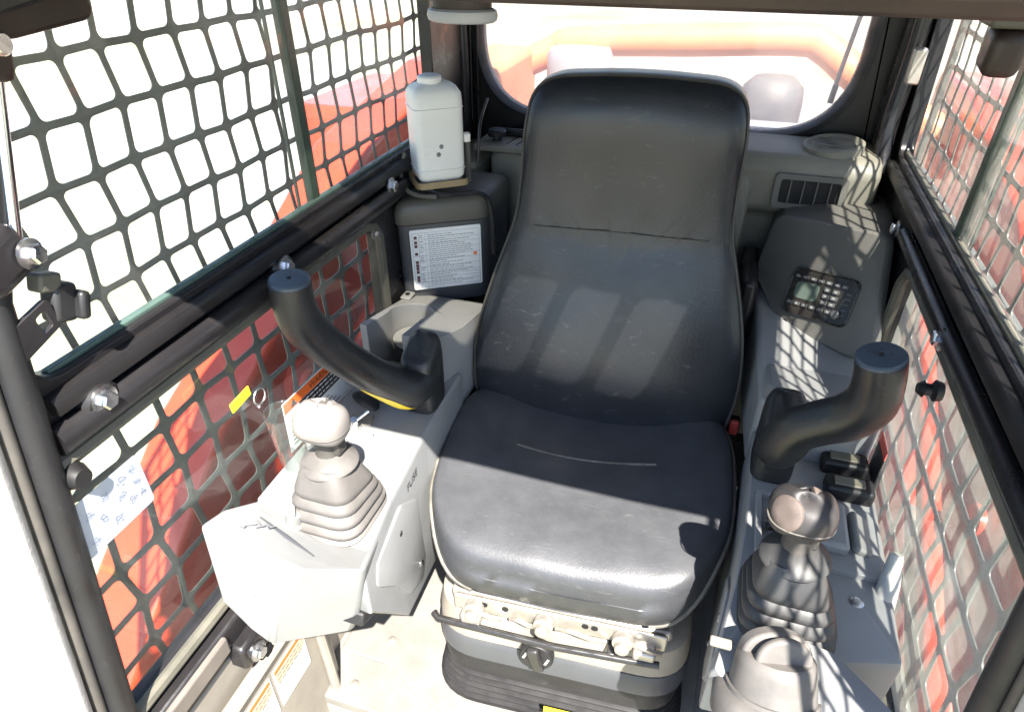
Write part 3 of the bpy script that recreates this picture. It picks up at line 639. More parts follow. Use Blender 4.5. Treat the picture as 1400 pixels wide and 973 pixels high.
        # key switch, paper tag, warning label standing at the window side
        b = MB(); b.box((-.372, .745, .6835), (.035, .028, .003), Matrix.Rotation(.3, 3, 'Z')); b.build('plate', 'beige', t, bevel=.001)
        b = MB(); b.box((-.335, .712, .685), (.026, .022, .003), Matrix.Rotation(.15, 3, 'Z')); pl_ = b.build('switch_plate', 'hole', t, bevel=.001)
        b = MB(); b.lathe([(.002, 0), (.002, .001)], (-.333, .712, .6866), (0, 0, 1), 10); b.build('dot', 'void', pl_)
        b = MB(); b.lathe([(.011, 0), (.011, .012), (.008, .014), (.008, .022)], (-.372, .72, .682), (0, 0, 1), 18); kk = b.build('key_switch', 'zinc', t)
        b = MB(); b.tube([(-.366, .722, .704), (-.35, .735, .717)], .0022, 6); b.build('key', 'zinc', kk)
        b = MB(); b.tube(catmull([(-.415, .80, .690), (-.385, .785, .698), (-.355, .768, .694)], 8, False), [.006, .009, .012, .014, .014, .012, .009, .005], 12, flat=(.6, 1.2)); b.build('lever', 'rubber', t)
    else:
        # two rocker switches, a storage tray, a plug on a lead, a screw
        for x, y in ((.395, .868), (.397, .812)):
            b = MB(); b.box((x, y, .694), (.066, .036, .026)); sw = b.build('rocker_switch', 'rubber', t, bevel=.006, seg=3)
            b = MB(); b.box((x - .002, y - .001, .7085), (.042, .017, .004), Matrix.Rotation(R(4), 3, 'X')); b.build('rocker', 'switch_face', sw, bevel=.0015)
        b = MB(); b.plate(rpoly([(.268, .655), (.425, .655), (.425, .775), (.268, .775)], .008), [rpoly([(.276, .665), (.306, .665), (.306, .767), (.276, .767)], .004)], lambda u, v: Vector((u, v, .682)), (0, 0, .010)); b.build('tray_frame', 'console', t, bevel=.002)
        b = MB(); b.box((.352, .722, .700), (.066, .085, .020)); b.build('lid', 'console', t, bevel=.006)
        b = MB(); b.box((.402, .722, .696), (.026, .07, .012), Matrix.Rotation(.5, 3, 'Y')); b.build('hinge', 'console_dark', t, bevel=.004)
        b = MB(); b.tube(catmull([(.288, .765, .69), (.293, .745, .700), (.289, .722, .697)], 8, False), .002, 6); b.build('lead', 'rubber', t)
        b = MB(); b.box((.288, .708, .694), (.012, .02, .010)); pg = b.build('plug', 'rubber', t, bevel=.002)
        b = MB(); b.box((.288, .706, .7), (.018, .003, .002)); b.build('clip', 'zinc', pg)
        b = MB(); b.lathe([(.009, 0), (.009, .002), (.006, .004), (.003, .004)], (.392, .618, .681), (0, 0, 1), 16); b.build('screw', 'zinc', t)
    return t, body, pod
M['switch_face'] = pmat('switch_face', (.13, .12, .09), .35, .2, 30, dust=.2)
cl, clb, clp = console(-1); cr, crb, crp = console(1)

# rotary throttle dial on the right pod
ax = Vector((-.06, .46, .87)).normalized(); dc = Vector((.288, .452, .688))
t = thing('throttle_dial', 'dusty rotary dial in sunlit tones with fin grip at the front of right console', 'dial', dc)
b = MB(); b.lathe([(.062, -.02), (.062, .004), (.056, .010), (.050, .012), (.049, .016)], dc, ax, 40); b.build('flange', 'rubber_grey', t, angle=45)
b = MB(); b.lathe([(.047, .012), (.045, .020), (.042, .042), (.040, .052), (.037, .055)], dc, ax, 40); b.build('dial_body', 'rubber_grey', t, angle=45)
q = ax.to_track_quat('Z', 'Y'); rot = q.to_matrix() @ Matrix.Rotation(R(8), 3, 'Z')
for nm, wf, hf, d0, d1 in (('fin_grip', .0385, .030, -.016, .004), ('rim_crest', .0375, .033, .013, .024)):
    arch = [(wf, -.006)] + [(wf * math.cos(R(a_)), hf * math.sin(R(a_)) ** .8) for a_ in range(0, 181, 12)] + [(-wf, -.006)]
    k_ = 1 if nm == 'fin_grip' else .82
    b = MB(); b.loft([[dc + rot @ Vector((x * k_, dy, .048 + z)) for x, z in arch] for dy in (d0, d1)]); b.build(nm, 'rubber_grey', t, bevel=.004, seg=3, angle=45)
b = MB(); b.box(dc + ax * .026 + Vector((-.058, .02, .006)), (.024, .012, .006)); b.build('pointer', 'beige', t, bevel=.002)

# ================================================================== JOYSTICKS
def joystick(s, base, tilt, lab, bootm, knobm, stemm):
    t = thing('joystick', lab, 'joystick', base); B = Vector(base); T = Vector((tilt[0], tilt[1], 1)).normalized()
    K = .9
    prof = [(.064, 0), (.066, .006), (.060, .011), (.065, .016), (.065, .021), (.057, .027), (.062, .032), (.061, .038), (.053, .044), (.057, .049), (.056, .055), (.048, .061), (.051, .066), (.050, .072), (.046, .082), (.039, .100), (.034, .108)]
    rings = []
    for hx, h in prof:
        hx *= .86; h *= K; c = B + T * h; rr = hx * .62
        rings.append([Vector((p.x, p.y, 0)) + c + Vector((0, 0, -.02 * sm(.0, .1, h) * (p.y / .06))) for p in rpoly([(-hx, -hx * 1.05, 0), (hx, -hx * 1.05, 0), (hx, hx * 1.05, 0), (-hx, hx * 1.05, 0)], rr, 6)])
    b = MB(); b.loft(rings); b.build('boot', bootm, t, angle=55)
    b = MB(); b.lathe([(.020, .092), (.038, .095), (.040, .099), (.038, .103), (.025, .110), (.016, .116)], B, T, 30); b.build('collar', bootm, t, angle=45)
    b = MB(); b.tube([B + T * .106, B + T * .126 + Vector((0, .004, 0)), B + T * .15], [.019, .0155, .020], 14); st = b.build('stem', stemm, t, angle=60)
    b = MB(); b.box(B + T * .132 + Vector((.017, .004, 0)), (.012, .02, .03)); b.build('clip', stemm, st, bevel=.003)
    # head: rounded grip with a flattened, slanted face towards the operator side
    hc = B + T * .166; fn = Vector((-s * -.35 * 0 + (-.25 if s < 0 else -.72), -.62, .35)).normalized(); vs = []; nu, nv = 36, 22; rings = []
    for j in range(nv + 1):
        ph = math.pi * j / nv - math.pi / 2; rg_ = []
        for i in range(nu):
            th = 2 * math.pi * i / nu
            cx, cy, cz = math.cos(ph) * math.cos(th), math.cos(ph) * math.sin(th), math.sin(ph)
            sg = lambda v, e: math.copysign(abs(v) ** e, v)
            p = Vector((sg(cx, .78) * .0365, sg(cy, .78) * .031, sg(cz, .8) * .028))
            p += Vector((0, 0, .004 * math.cos(th * 2) * cz))
            d = p.dot(fn); lim = .0255
            if d > lim: p -= fn * (d - lim) * .85
            rg_.append(hc + p)
        rings.append(rg_)
    b = MB(); b.loft(rings, False, False); hd = b.build('grip_head', knobm, t, angle=60, weld=True)
    u = Vector((.1, -.3, -1)); hp = hc + fn * (.0262 if s < 0 else .0295) + Vector((.006 if s < 0 else .002, -.004, -.012))
    b = MB(); b.lathe([(.0048, -.004), (.0048, .0006)], hp, fn, 14); b.build('screw_cap', 'hole', hd)
    return t, hd, hc, fn
M['knob_light'] = pmat('sunlit_knob', (.20, .185, .175), .5, .15, 10, dust=.3, dcol=(.42, .37, .33))  # pale copy of the grip colour with sunlight put into it
M['knob_face'] = pmat('worn_sunlit_knob_face', (.13, .10, .088), .5, .4, 20, dust=.2, dcol=(.3, .24, .2), scratch=.2)  # worn, and paler to carry sunlight on the side of the grip
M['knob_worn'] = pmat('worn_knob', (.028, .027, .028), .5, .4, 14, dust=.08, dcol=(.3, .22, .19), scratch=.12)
jl, jlh, jlc, jlf = joystick(-1, (-.302, .552, .680), (-.02, .02), 'left joystick in sunlit tones with ribbed grey rubber boot', 'rubber_grey', 'knob_light', 'rubber_dusty')
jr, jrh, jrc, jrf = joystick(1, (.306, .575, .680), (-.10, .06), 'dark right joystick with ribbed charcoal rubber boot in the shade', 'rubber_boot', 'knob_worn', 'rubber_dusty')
b = MB(); b.lathe([(.019, -.004), (.020, .001), (.0175, .003), (.008, .0036)], jrc + jrf * .0265, jrf, 24); b.build('face_cap', 'knob_face', jrh)
def key_on(head, hc, d, size, mat, name='rocker', dist=.0285):
    d = Vector(d).normalized(); km = frame_m(hc + d * dist, (1, .1, 0), d); b = MB(); b.box((0, 0, 0), size); b.v = [km @ v for v in b.v]; return b.build(name, mat, head, bevel=.0016, seg=2)
key_on(jlh, jlc, (.55, .45, .75), (.018, .014, .008), 'knob_light'); key_on(jlh, jlc, (-.25, .55, .8), (.020, .013, .008), 'knob_light'); key_on(jlh, jlc, (.12, .2, 1), (.010, .012, .006), 'rubber_dusty', 'switch', .0275)
key_on(jrh, jrc, (-.35, .3, .9), (.018, .014, .008), 'rubber'); key_on(jrh, jrc, (.4, .2, .9), (.016, .014, .007), 'knob_face')
for hd_, c_, T_ in ((jlh, jlc, (-.02, .02)), (jrh, jrc, (-.10, .06))):
    b = MB(); b.tube([c_ + Vector((.0358 * math.copysign(abs(math.cos(a)) ** .78, math.cos(a)), .0304 * math.copysign(abs(math.sin(a)) ** .78, math.sin(a)), -.006)) for a in [2 * math.pi * k / 48 for k in range(49)]], .0011, 6, False); b.build('part_line', 'rubber_dusty', hd_)

# ================================================================== GRAB HANDLES (armrest pads)
def handle(lab, path, rad, base, loc, mats):
    t = thing('armrest_handle', lab, 'handle', loc)
    P = catmull(path, 40, False); k = len(rad) - 1
    rr = [lerp(rad[min(int(i / 39 * k), k - 1)], rad[min(int(i / 39 * k) + 1, k)], i / 39 * k - min(int(i / 39 * k), k - 1)) for i in range(40)]
    b = MB(); b.tube(P, rr, 24); b.build('bar', 'pad', t, angle=50)
    T = (P[0] - P[1]).normalized()
    b = MB(); b.lathe([(rr[0] * .99, -.002), (rr[0] * .97, .004), (rr[0] * .90, .006), (.003, .0062)], P[0], T, 28); cp = b.build('end_cap', 'cap', t, angle=35)
    b = MB(); b.lathe([(.003, 0), (.003, .001)], P[0] + T * .0062, T, 10); b.build('dimple', 'void', cp)
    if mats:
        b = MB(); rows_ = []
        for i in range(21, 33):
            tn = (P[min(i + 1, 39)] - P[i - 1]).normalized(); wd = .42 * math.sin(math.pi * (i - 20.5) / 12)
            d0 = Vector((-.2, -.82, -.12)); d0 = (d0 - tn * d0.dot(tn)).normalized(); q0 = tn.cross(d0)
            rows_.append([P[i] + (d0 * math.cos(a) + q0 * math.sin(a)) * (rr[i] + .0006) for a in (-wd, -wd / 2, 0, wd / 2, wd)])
        b.loft(rows_, False, False, False); b.build('yellow_reflection', 'yellow', t)  # yellow reflection under the bar, painted as a strip
    (cx, cy), (hx, hy), z0, z1 = base
    rings = []
    for f, z in ((0.96, z0), (1, z0 + .01), (1, z1 - .03), (.96, z1 - .014), (.86, z1 - .004), (.70, z1), (.4, z1 + .001)):
        rings.append([Vector((cx + p.x * f, cy + p.y * f, z + .015 * p.y / hy * (1 if z > z0 + .03 else 0))) for p in rpoly([(-hx, -hy, 0), (hx, -hy, 0), (hx, hy, 0), (-hx, hy, 0)], .022, 6)])
    b = MB(); b.loft(rings); b.build('mount', 'pad', t, angle=45)
    return t
M['cap'] = pmat('sky_blue_cap', (.042, .062, .088), .35, .2, 20, dust=.06)  # blue of the reflected sky put into the cap colour
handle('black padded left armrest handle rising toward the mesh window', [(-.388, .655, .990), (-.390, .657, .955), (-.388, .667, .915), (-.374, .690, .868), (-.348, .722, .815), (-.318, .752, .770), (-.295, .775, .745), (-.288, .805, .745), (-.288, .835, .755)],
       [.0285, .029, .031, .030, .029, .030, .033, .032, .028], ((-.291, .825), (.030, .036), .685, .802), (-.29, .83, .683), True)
handle('black padded right armrest handle curving up beside the radio pod', [(.353, .735, .968), (.360, .738, .935), (.361, .742, .900), (.346, .750, .868), (.318, .760, .842), (.296, .768, .818), (.286, .778, .785), (.284, .800, .758), (.284, .840, .752)],
       [.0285, .029, .031, .031, .030, .030, .032, .032, .028], ((.288, .835), (.030, .036), .685, .805), (.29, .83, .683), None)

# ================================================================== STORAGE BOX, WASHER BOTTLE
t = thing('storage_box', 'slate grey document box in the left rear corner with a white chart sticker', 'box', (-.37, 1.2, .72))
foot = rpoly([(-.452, 1.058, 0), (-.292, 1.158, 0), (-.285, 1.30, 0), (-.446, 1.30, 0)], [.022, .03, .03, .01], 6)
def fr_(f, z): return [Vector((-.37 + (p.x + .37) * f, 1.2 + (p.y - 1.2) * f, z)) for p in foot]
b = MB(); b.loft([fr_(.965, .722), fr_(.985, .74), fr_(1.0, .895)]); b.build('box_body', 'slate', t, angle=35)
b = MB(); b.loft([fr_(1.0, .896), fr_(1.03, .898), fr_(1.035, .905), fr_(1.03, .918), fr_(1.0, .932), fr_(.95, .940), fr_(.85, .944), fr_(.5, .945)]); b.build('lid', 'lidm', t, angle=40)
fa, fb = Vector((-.452, 1.058, 0)), Vector((-.292, 1.158, 0)); fu = (fb - fa).normalized(); fn_ = Vector((fu.y, -fu.x, 0)); fn_ = fn_ if fn_.y < 0 else -fn_
fn_ = (fn_ + Vector((0, 0, .04))).normalized()
sc_ = (fa + fb) / 2 + fu * .012 + Vector((0, 0, .822)) + fn_ * .0035
mm = frame_m(sc_, fu, fn_)
def on(mmx, x, y, d=0): return mmx @ Vector((x, y, d))
W_, H_ = .142, .128
st = thing('chart_sticker', 'white printed chart sticker with maroon pictograms on the slate box', 'sticker', sc_)
b = MB(); P = rpoly([(-W_ / 2, -H_ / 2, 0), (W_ / 2, -H_ / 2, 0), (W_ / 2, H_ / 2, 0), (-W_ / 2, H_ / 2, 0)], .004, 3)
b.loft([[on(mm, p.x, p.y, -.0015) for p in P], [on(mm, p.x, p.y, 0) for p in P]]); b.build('paper', 'sticker', st, smooth=False)
rows = [.048, .038, .030, .014, -.004, -.011, -.018, -.025, -.037, -.044]
for y in rows:
    b = MB(); b.loft([[on(mm, -.0605 + dx, y + dy, d) for dx, dy in ((-.003, -.003), (.003, -.003), (.003, .003), (-.003, .003))] for d in (0, .0004)]); b.build('pictogram', 'maroon', st, smooth=False)
b = MB(); rnd = random.Random(3)
def strip(b, x0, x1, y, h, d=.0004): b.add([on(mm, x0, y - h, d), on(mm, x1, y - h, d), on(mm, x1, y + h, d), on(mm, x0, y + h, d)], [(0, 1, 2, 3)])
y = .052
while y > -.058:
    L_ = rnd.uniform(.03, .088); x = -.036
    while x < -.036 + L_:
        wl = rnd.uniform(.003, .009); strip(b, x, min(x + wl, .064), y, .0006); x += wl + .0014
    if rnd.random() < .6: strip(b, -.053, -.053 + rnd.uniform(.005, .009), y, .0006)
    y -= .0043
b.build('print_lines', 'ink', st, smooth=False)
b = MB()
for y in (.057, .043, .034, .022, .009, -.001, -.0145, -.0285, -.0335, -.0405, -.0485, -.0595): strip(b, -.067, .067, y, .00022)
for x in (-.067, -.0545, -.041, .067): b.add([on(mm, x - .0002, -.0595, .0004), on(mm, x + .0002, -.0595, .0004), on(mm, x + .0002, .057, .0004), on(mm, x - .0002, .057, .0004)], [(0, 1, 2, 3)])
b.build('table_lines', 'ink', st, smooth=False)
b = MB(); b.loft([[on(mm, .058 + dx, .004 + dy, d) for dx, dy in ((-.0035, -.003), (.0035, -.003), (.0035, .003), (-.0035, .003))] for d in (0, .0006)]); b.build('pictogram', 'orange', st, smooth=False)

bt = thing('washer_bottle', 'white plastic washer bottle strapped on the slate document box', 'bottle', (-.385, 1.150, .968))
ang = R(38); cB = Vector((-.385, 1.150, 0))
def bring(hx, hy, r, z, sh=0):
    return [cB + Matrix.Rotation(ang, 3, 'Z') @ Vector((p.x + sh, p.y, 0)) + Vector((0, 0, z)) for p in rpoly([(-hx, -hy, 0), (hx, -hy, 0), (hx, hy, 0), (-hx, hy, 0)], r, 6)]
b = MB(); b.loft([bring(.030, .022, .012, .972), bring(.040, .032, .014, .975), bring(.045, .037, .015, .984), bring(.046, .038, .014, 1.00), bring(.046, .038, .014, 1.118), bring(.045, .037, .015, 1.132), bring(.039, .031, .016, 1.142), bring(.026, .02, .014, 1.148), bring(.016, .014, .012, 1.150)]); b.build('tank', 'white', bt, angle=50)
for z_ in (.998, 1.108):
    b = MB(); q_ = bring(.0464, .0384, .0142, z_); b.tube(q_ + [q_[0]], .0013, 6, False); b.build('mould_rib', 'white', bt)
for k_ in range(5):
    b = MB(); b.box(cB + Matrix.Rotation(ang, 3, 'Z') @ Vector((-.030, -.0383, 1.03 + k_ * .014)), (.010, .0010, .0014), Matrix.Rotation(ang, 3, 'Z')); b.build('level_mark', 'white', bt)
b = MB(); b.lathe([(.020, -.004), (.022, .001), (.022, .008), (.019, .011), (.008, .012)], cB + Vector((-.004, -.004, 1.149)), (0, 0, 1), 24); b.build('cap', 'white', bt, angle=40)
b = MB(); b.loft([bring(.052, .044, .018, .966), bring(.052, .044, .018, .978), bring(.0485, .0405, .016, .978), bring(.0485, .0405, .016, .966)], False, False); b.build('cradle', 'tan', bt)
b = MB()
b.tube([cB + Matrix.Rotation(ang, 3, 'Z') @ Vector(p) for p in ((.049, -.030, .97), (.050, -.030, 1.01), (.050, -.028, 1.05))], .006, 8, flat=(.4, 1.4)); b.build('strap', 'rubber', bt)
b = MB(); b.box(cB + Matrix.Rotation(ang, 3, 'Z') @ Vector((.052, -.028, 1.052)), (.012, .014, .016), Matrix.Rotation(ang, 3, 'Z')); b.build('strap_clip', 'white', bt, bevel=.002)
b = MB(); b.tube(catmull([cB + Vector(p) for p in ((-.058, -.02, 1.02), (-.064, -.03, .995), (-.052, -.052, .968), (-.02, -.064, .957), (.02, -.058, .955))], 24, False), .0045, 8); b.build('strap_band', 'seal', bt)
for x, z in ((.0, 1.042), (-.006, 1.028)):
    b = MB(); b.lathe([(.0042, 0), (.0042, .001), (.0025, .0016)], cB + Matrix.Rotation(ang, 3, 'Z') @ Vector((x, -.0378, z)), Matrix.Rotation(ang, 3, 'Z') @ Vector((0, -1, 0)), 12); b.build('rivet', 'ink', bt)
b = MB(); b.tube(catmull([(-.40, 1.10, .958), (-.388, 1.10, .966), (-.375, 1.105, .959), (-.355, 1.11, .954), (-.33, 1.13, .952), (-.30, 1.15, .950), (-.288, 1.165, .93), (-.28, 1.165, .88), (-.278, 1.165, .82)], 50, False), .0055, 8)
hs = b.build('washer_hose', 'rubber'); tag(hs, 'thin black hose running from the washer bottle over the box edge', 'hose')
b = MB(); b.tube(catmull([(-.325, 1.21, .99), (-.325, 1.23, 1.06), (-.335, 1.30, 1.09)], 14, False), .003, 6)
hs = b.build('lead_wire', 'rubber'); tag(hs, 'thin dark wire rising behind the white washer bottle', 'wire')

# ================================================================== REAR PANELS
t = thing('heater_cover', 'olive grey cover behind the seat with slotted top and black latch', 'cover', (-.2, 1.4, .3))
b = MB(); P = rpoly([(-.352, 1.345, 0), (.20, 1.345, 0), (.20, 1.492, 0), (-.352, 1.492, 0)], [.025, .01, .005, .005], 5)
b.loft([[Vector((p.x, p.y, z)) for p in P] for z in (.22, .955)] + [[Vector((-.08 + (p.x + .08) * .985, 1.42 + (p.y - 1.42) * .95, .968)) for p in P]]); b.build('cover_body', 'rear', t, angle=35)
b = MB(); P2 = rpoly([(-.385, 1.335, 0), (.18, 1.335, 0), (.18, 1.49, 0), (-.385, 1.49, 0)], [.012, .01, .01, .03], 4)
b.loft([[Vector((p.x, p.y, z)) for p in P2] for z in (.972, .984)]); sh = b.build('shelf', 'rear', t, bevel=.003)
for k in range(6):
    b = MB(); b.box((-.31 + k * .022, 1.40, .9842), (.0035, .075, .0016), Matrix.Rotation(R(-8), 3, 'Z')); b.build('slot', 'void', sh)
b = MB(); b.lathe([(.010, 0), (.010, .008), (.020, .010), (.021, .020), (.017, .024)], (-.345, 1.385, .984), (0, 0, 1), 12); lt = b.build('latch_knob', 'rubber', t, angle=30)
b = MB(); b.box((-.318, 1.425, .992), (.05, .012, .016)); b.build('catch_plate', 'black', t, bevel=.004)
b = MB(); P = rpoly([(-.448, 1.30, 0), (-.365, 1.30, 0), (-.365, 1.49, 0), (-.448, 1.49, 0)], .015, 4)
b.loft([[Vector((p.x, p.y, z)) for p in P] for z in (.72, .955)]); b.build('side_cover', 'rear', t, bevel=.012)

t = thing('vent_housing', 'olive grey right rear housing with louvre vent and round outlet', 'housing', (.32, 1.4, .3))
prof = [(1.385, .30), (1.385, .885), (1.352, .905), (1.348, .990), (1.365, 1.012), (1.49, 1.020), (1.49, .30)]
xr = [(.10, 1), (.30, 1), (.40, 1), (.425, .98)]
rings = [[Vector((x, 1.49 + (y - 1.49) * f, z)) for y, z in prof] for x, f in xr]
b = MB(); b.loft(rings); b.build('housing_body', 'rear', t, bevel=.010, seg=3)
b = MB(); b.lathe([(.056, -.02), (.056, .004), (.050, .007), (.044, .005), (.042, .003), (.004, .003)], (.338, 1.425, 1.022), (-.1, -.06, 1), 36); od = b.build('round_outlet', 'rear', t, angle=35)
for k in range(3):
    b = MB(); b.box((.338, 1.403 + k * .022, 1.0262), (.07 - abs(k - 1) * .014, .005, .003), Matrix.Rotation(R(5), 3, 'Y')); b.build('vane', 'pod', od, bevel=.001)
# louvre vent
VC = Vector((.306, 1.3470, .950)); vm = frame_m(VC, (1, 0, 0), (0, -1, .0466))
vo_ = rpoly([(-.066, -.034), (.066, -.034), (.066, .034), (-.066, .034)], .010, 4); vi_ = rpoly([(-.054, -.023), (.054, -.023), (.054, .023), (-.054, .023)], .005, 4)
vt = thing('louvre_vent', 'rectangular black louvre air vent in the right rear housing', 'vent', VC)
b = MB(); b.plate([(p[0], p[1]) for p in vo_], [[(p[0], p[1]) for p in vi_]], lambda u, v: vm @ Vector((u, v, .001)), vm.to_3x3() @ Vector((0, 0, .007))); b.build('vent_frame', 'pod', vt, bevel=.002)
b = MB(); b.loft([[vm @ Vector((p[0], p[1], d)) for p in vi_] for d in (.0012, .0016)]); b.build('vent_well', 'void', vt, smooth=False)
for x in (-.036, -.012, .012, .036):
    b = MB(); b.box(vm @ Vector((x, 0, .0045)), (.0022, .006, .046)); b.build('vane', 'pod', vt)

# ================================================================== RADIO POD
A = [Vector(p) for p in ((.251, 1.300, .921), (.425, 1.172, .951), (.430, 1.060, .803), (.402, 1.070, .762), (.284, 1.170, .756), (.2315, 1.260, .812))]
pn = Vector((-.57932, -.69247, .42997))
pt = thing('radio_pod', 'charcoal plastic pod in the right rear corner that carries the radio', 'pod', (.36, 1.2, .76))
P = rpoly(A, [.03, .03, .02, .02, .02, .04], 6)
bk_ = Vector((.05, .26, -.02))
cen = sum(P, Vector()) / len(P)
b = MB(); b.loft([[p + bk_ for p in P], [p + bk_ * .35 for p in [cen + (q - cen) * 1.06 for q in P]], [cen + (p - cen) * 1.03 - pn * .016 for p in P], [cen + (p - cen) * 1.0 - pn * .004 for p in P], [cen + (p - cen) * .96 for p in P]]); b.build('pod_shell', 'pod', pt, angle=38)
b = MB(); b.lathe([(.006, 0), (.006, .001)], Vector((.298, 1.162, .763)) + pn * .0005, pn, 14); b.build('hole', 'void', pt)
# radio
r00, r10, r11, r01 = [Vector(p) for p in ((.293, 1.176, .778), (.396, 1.102, .797), (.402, 1.144, .873), (.296, 1.220, .854))]
rc = (r00 + r10 + r11 + r01) / 4; ru = ((r10 - r00) + (r11 - r01)) / 2; RW = ru.length * .98; RH = (((r01 - r00) + (r11 - r10)) / 2).length * .98
rm = frame_m(rc + pn * .001, ru, pn)
rt = thing('radio', 'black car radio with small grey screen and rows of keys in the corner pod', 'radio', rc)
ro = rpoly([(-RW / 2, -RH / 2, 0), (RW / 2, -RH / 2, 0), (RW / 2, RH / 2, 0), (-RW / 2, RH / 2, 0)], .016, 5)
b = MB(); b.loft([[rm @ Vector((p.x, p.y, -.004)) for p in ro], [rm @ Vector((p.x, p.y, .004)) for p in ro], [rm @ Vector((p.x * .97, p.y * .96, .006)) for p in ro], [rm @ Vector((p.x * .95, p.y * .93, .004)) for p in ro]]); b.build('face_plate', 'radio', rt, angle=35)
def rbox(x, y, w_, h_, d0, d1, name, mat, par):
    P = rpoly([(x - w_, y - h_, 0), (x + w_, y - h_, 0), (x + w_, y + h_, 0), (x - w_, y + h_, 0)], min(w_, h_) * .5, 2)
    b = MB(); b.loft([[rm @ Vector((p.x, p.y, d0)) for p in P], [rm @ Vector((p.x, p.y, d1)) for p in P]]); return b.build(name, mat, par, smooth=False)
rbox(-.026, .003, .0225, .0155, .003, .005, 'screen', 'screen', rt)
for k in range(7):
    x = -.050 + k * .0150; kb = rbox(x, .0265, .0052, .0030, .003, .0068, 'key', 'key', rt); rbox(x, .0265, .0026, .0008, .0066, .0071, 'mark', 'keymark', kb)
for k in range(6):
    x = -.050 + k * .0150; kb = rbox(x, -.0225, .0052, .0034, .003, .0068, 'key', 'key', rt); rbox(x, -.0225, .0020, .0011, .0066, .0071, 'mark', 'keymark', kb)
for i in range(2):
    for j in range(3):
        x = .012 + i * .0155; y = .014 - j * .0115; kb = rbox(x, y, .0055, .0038, .003, .0075, 'key', 'key', rt); rbox(x, y, .0026, .0011, .0073, .0078, 'mark', 'keymark', kb)
for j in range(5): rbox(.051, .016 - j * .0095, .005, .0010, .003, .0052, 'ridge', 'key', rt)
b = MB(); b.lathe([(.008, 0), (.008, .006), (.006, .008)], rm @ Vector((.040, -.0235, .003)), pn, 18); b.build('volume_knob', 'key', rt)

# right shoulder panel under the radio pod
b = MB(); P = [(.262, .93), (.425, .93), (.425, 1.36), (.235, 1.36)]
b.loft([[Vector((x, y, .60)) for x, y in P], [Vector((x, y, .742 + .045 * sm(.95, 1.3, y))) for x, y in P]])
# (rear block of the right console already covers the front part; this fills behind it)
o = b.build('shoulder_panel', 'console', cr, bevel=.012, seg=3)
b = MB(); b.box((.225, 1.26, .62), (.03, .18, .42)); o = b.build('seat_side_panel', 'black_trim', cr, bevel=.01)

# ================================================================== LABELS, TAGS AND HARDWARE AT THE LEFT
wl = thing('warning_label', 'orange and black warning label on the left window side behind joystick', 'label', (-.446, .72, .70))
wm = frame_m((-.4445, .745, .728), (0, 1, -.04), (1, 0, .0))
def wq(x0, x1, y0, y1, d, name, mat, par):
    b = MB(); b.loft([[wm @ Vector(p) for p in ((x0, y0, e), (x1, y0, e), (x1, y1, e), (x0, y1, e))] for e in (d - .0005, d)]); return b.build(name, mat, par, smooth=False)
wq(-.10, .10, -.055, .040, 0, 'paper', 'sticker', wl)
ob = wq(-.098, .098, .020, .038, .0008, 'orange_band', 'orange', wl)
wq(-.06, .098, -.010, .0185, .0008, 'black_band', 'inkblack', wl)
text('warning_print', 'WARNING', .017, wm @ Matrix.Translation((.012, .0285, .0013)), 'inkblack', wl)
b = MB(); b.add([wm @ Vector(p) for p in ((-.082, .0225, .0013), (-.066, .0225, .0013), (-.074, .0355, .0013))], [(0, 1, 2)]); b.build('triangle_print', 'inkblack', wl, smooth=False)
b = MB(); rnd = random.Random(5)
for k in range(3):
    x = -.056
    while x < .09:
        l_ = rnd.uniform(.004, .012); y = .014 - k * .0085; b.add([wm @ Vector(p) for p in ((x, y - .0012, .0014), (x + l_, y - .0012, .0014), (x + l_, y + .0012, .0014), (x, y + .0012, .0014))], [(0, 1, 2, 3)]); x += l_ + .003
b.build('print_lines', 'sticker', wl, smooth=False)
b = MB()
for k in range(4):
    y = -.020 - k * .008
    b.add([wm @ Vector(p) for p in ((-.09, y - .001, .0008), (.02 + .01 * k, y - .001, .0008), (.02 + .01 * k, y + .001, .0008), (-.09, y + .001, .0008))], [(0, 1, 2, 3)])
b.build('print_lines', 'ink', wl, smooth=False)

# translucent instruction sticker on the lower left window
ss = thing('window_sticker', 'pale translucent instruction sticker on the lower left window by the pillar', 'sticker', (-.435, .36, .86))
wm2 = frame_m((-.4375, .355, .858), (0, 1, 0), (1, 0, 0))
P = rpoly([(-.055, -.036, 0), (.040, -.036, 0), (.040, .036, 0), (-.055, .036, 0)], .005, 3)
b = MB(); b.loft([[wm2 @ Vector((p.x, p.y, e)) for p in P] for e in (-.0004, 0)]); b.build('film', 'cloud_label', ss, smooth=False)
b = MB(); rnd = random.Random(11)
for gx, gy in ((-.035, .012), (-.012, .018), (.012, .020), (.028, .022), (-.022, -.004), (.006, .002), (.028, .004), (-.04, -.022), (.016, -.012), (-.008, -.020), (.03, -.014)):
    r_ = rnd.uniform(.004, .0065); seg = 14
    for k in range(seg):
        a0, a1 = 2 * math.pi * k / seg, 2 * math.pi * (k + 1) / seg; rad = lambda a: r_ * (.8 + .3 * math.sin(round(2 + abs(gy) * 90) * a + gx * 99) + .2 * math.cos(5 * a + gy * 70))
        q = [(gx + rad(a) * f * math.cos(a), gy + rad(a) * f * math.sin(a)) for a, f in ((a0, .82), (a1, .82), (a1, 1), (a0, 1))]
        b.add([wm2 @ Vector((x, y, .0004)) for x, y in q], [(0, 1, 2, 3)])
    b.add([wm2 @ Vector(p) for p in ((gx - .003, gy - .0005, .0004), (gx + .003, gy - .0005, .0004), (gx + .003, gy + .0005, .0004), (gx - .003, gy + .0005, .0004))], [(0, 1, 2, 3)])
b.build('diagram_print', 'ink_pale', ss, smooth=False)

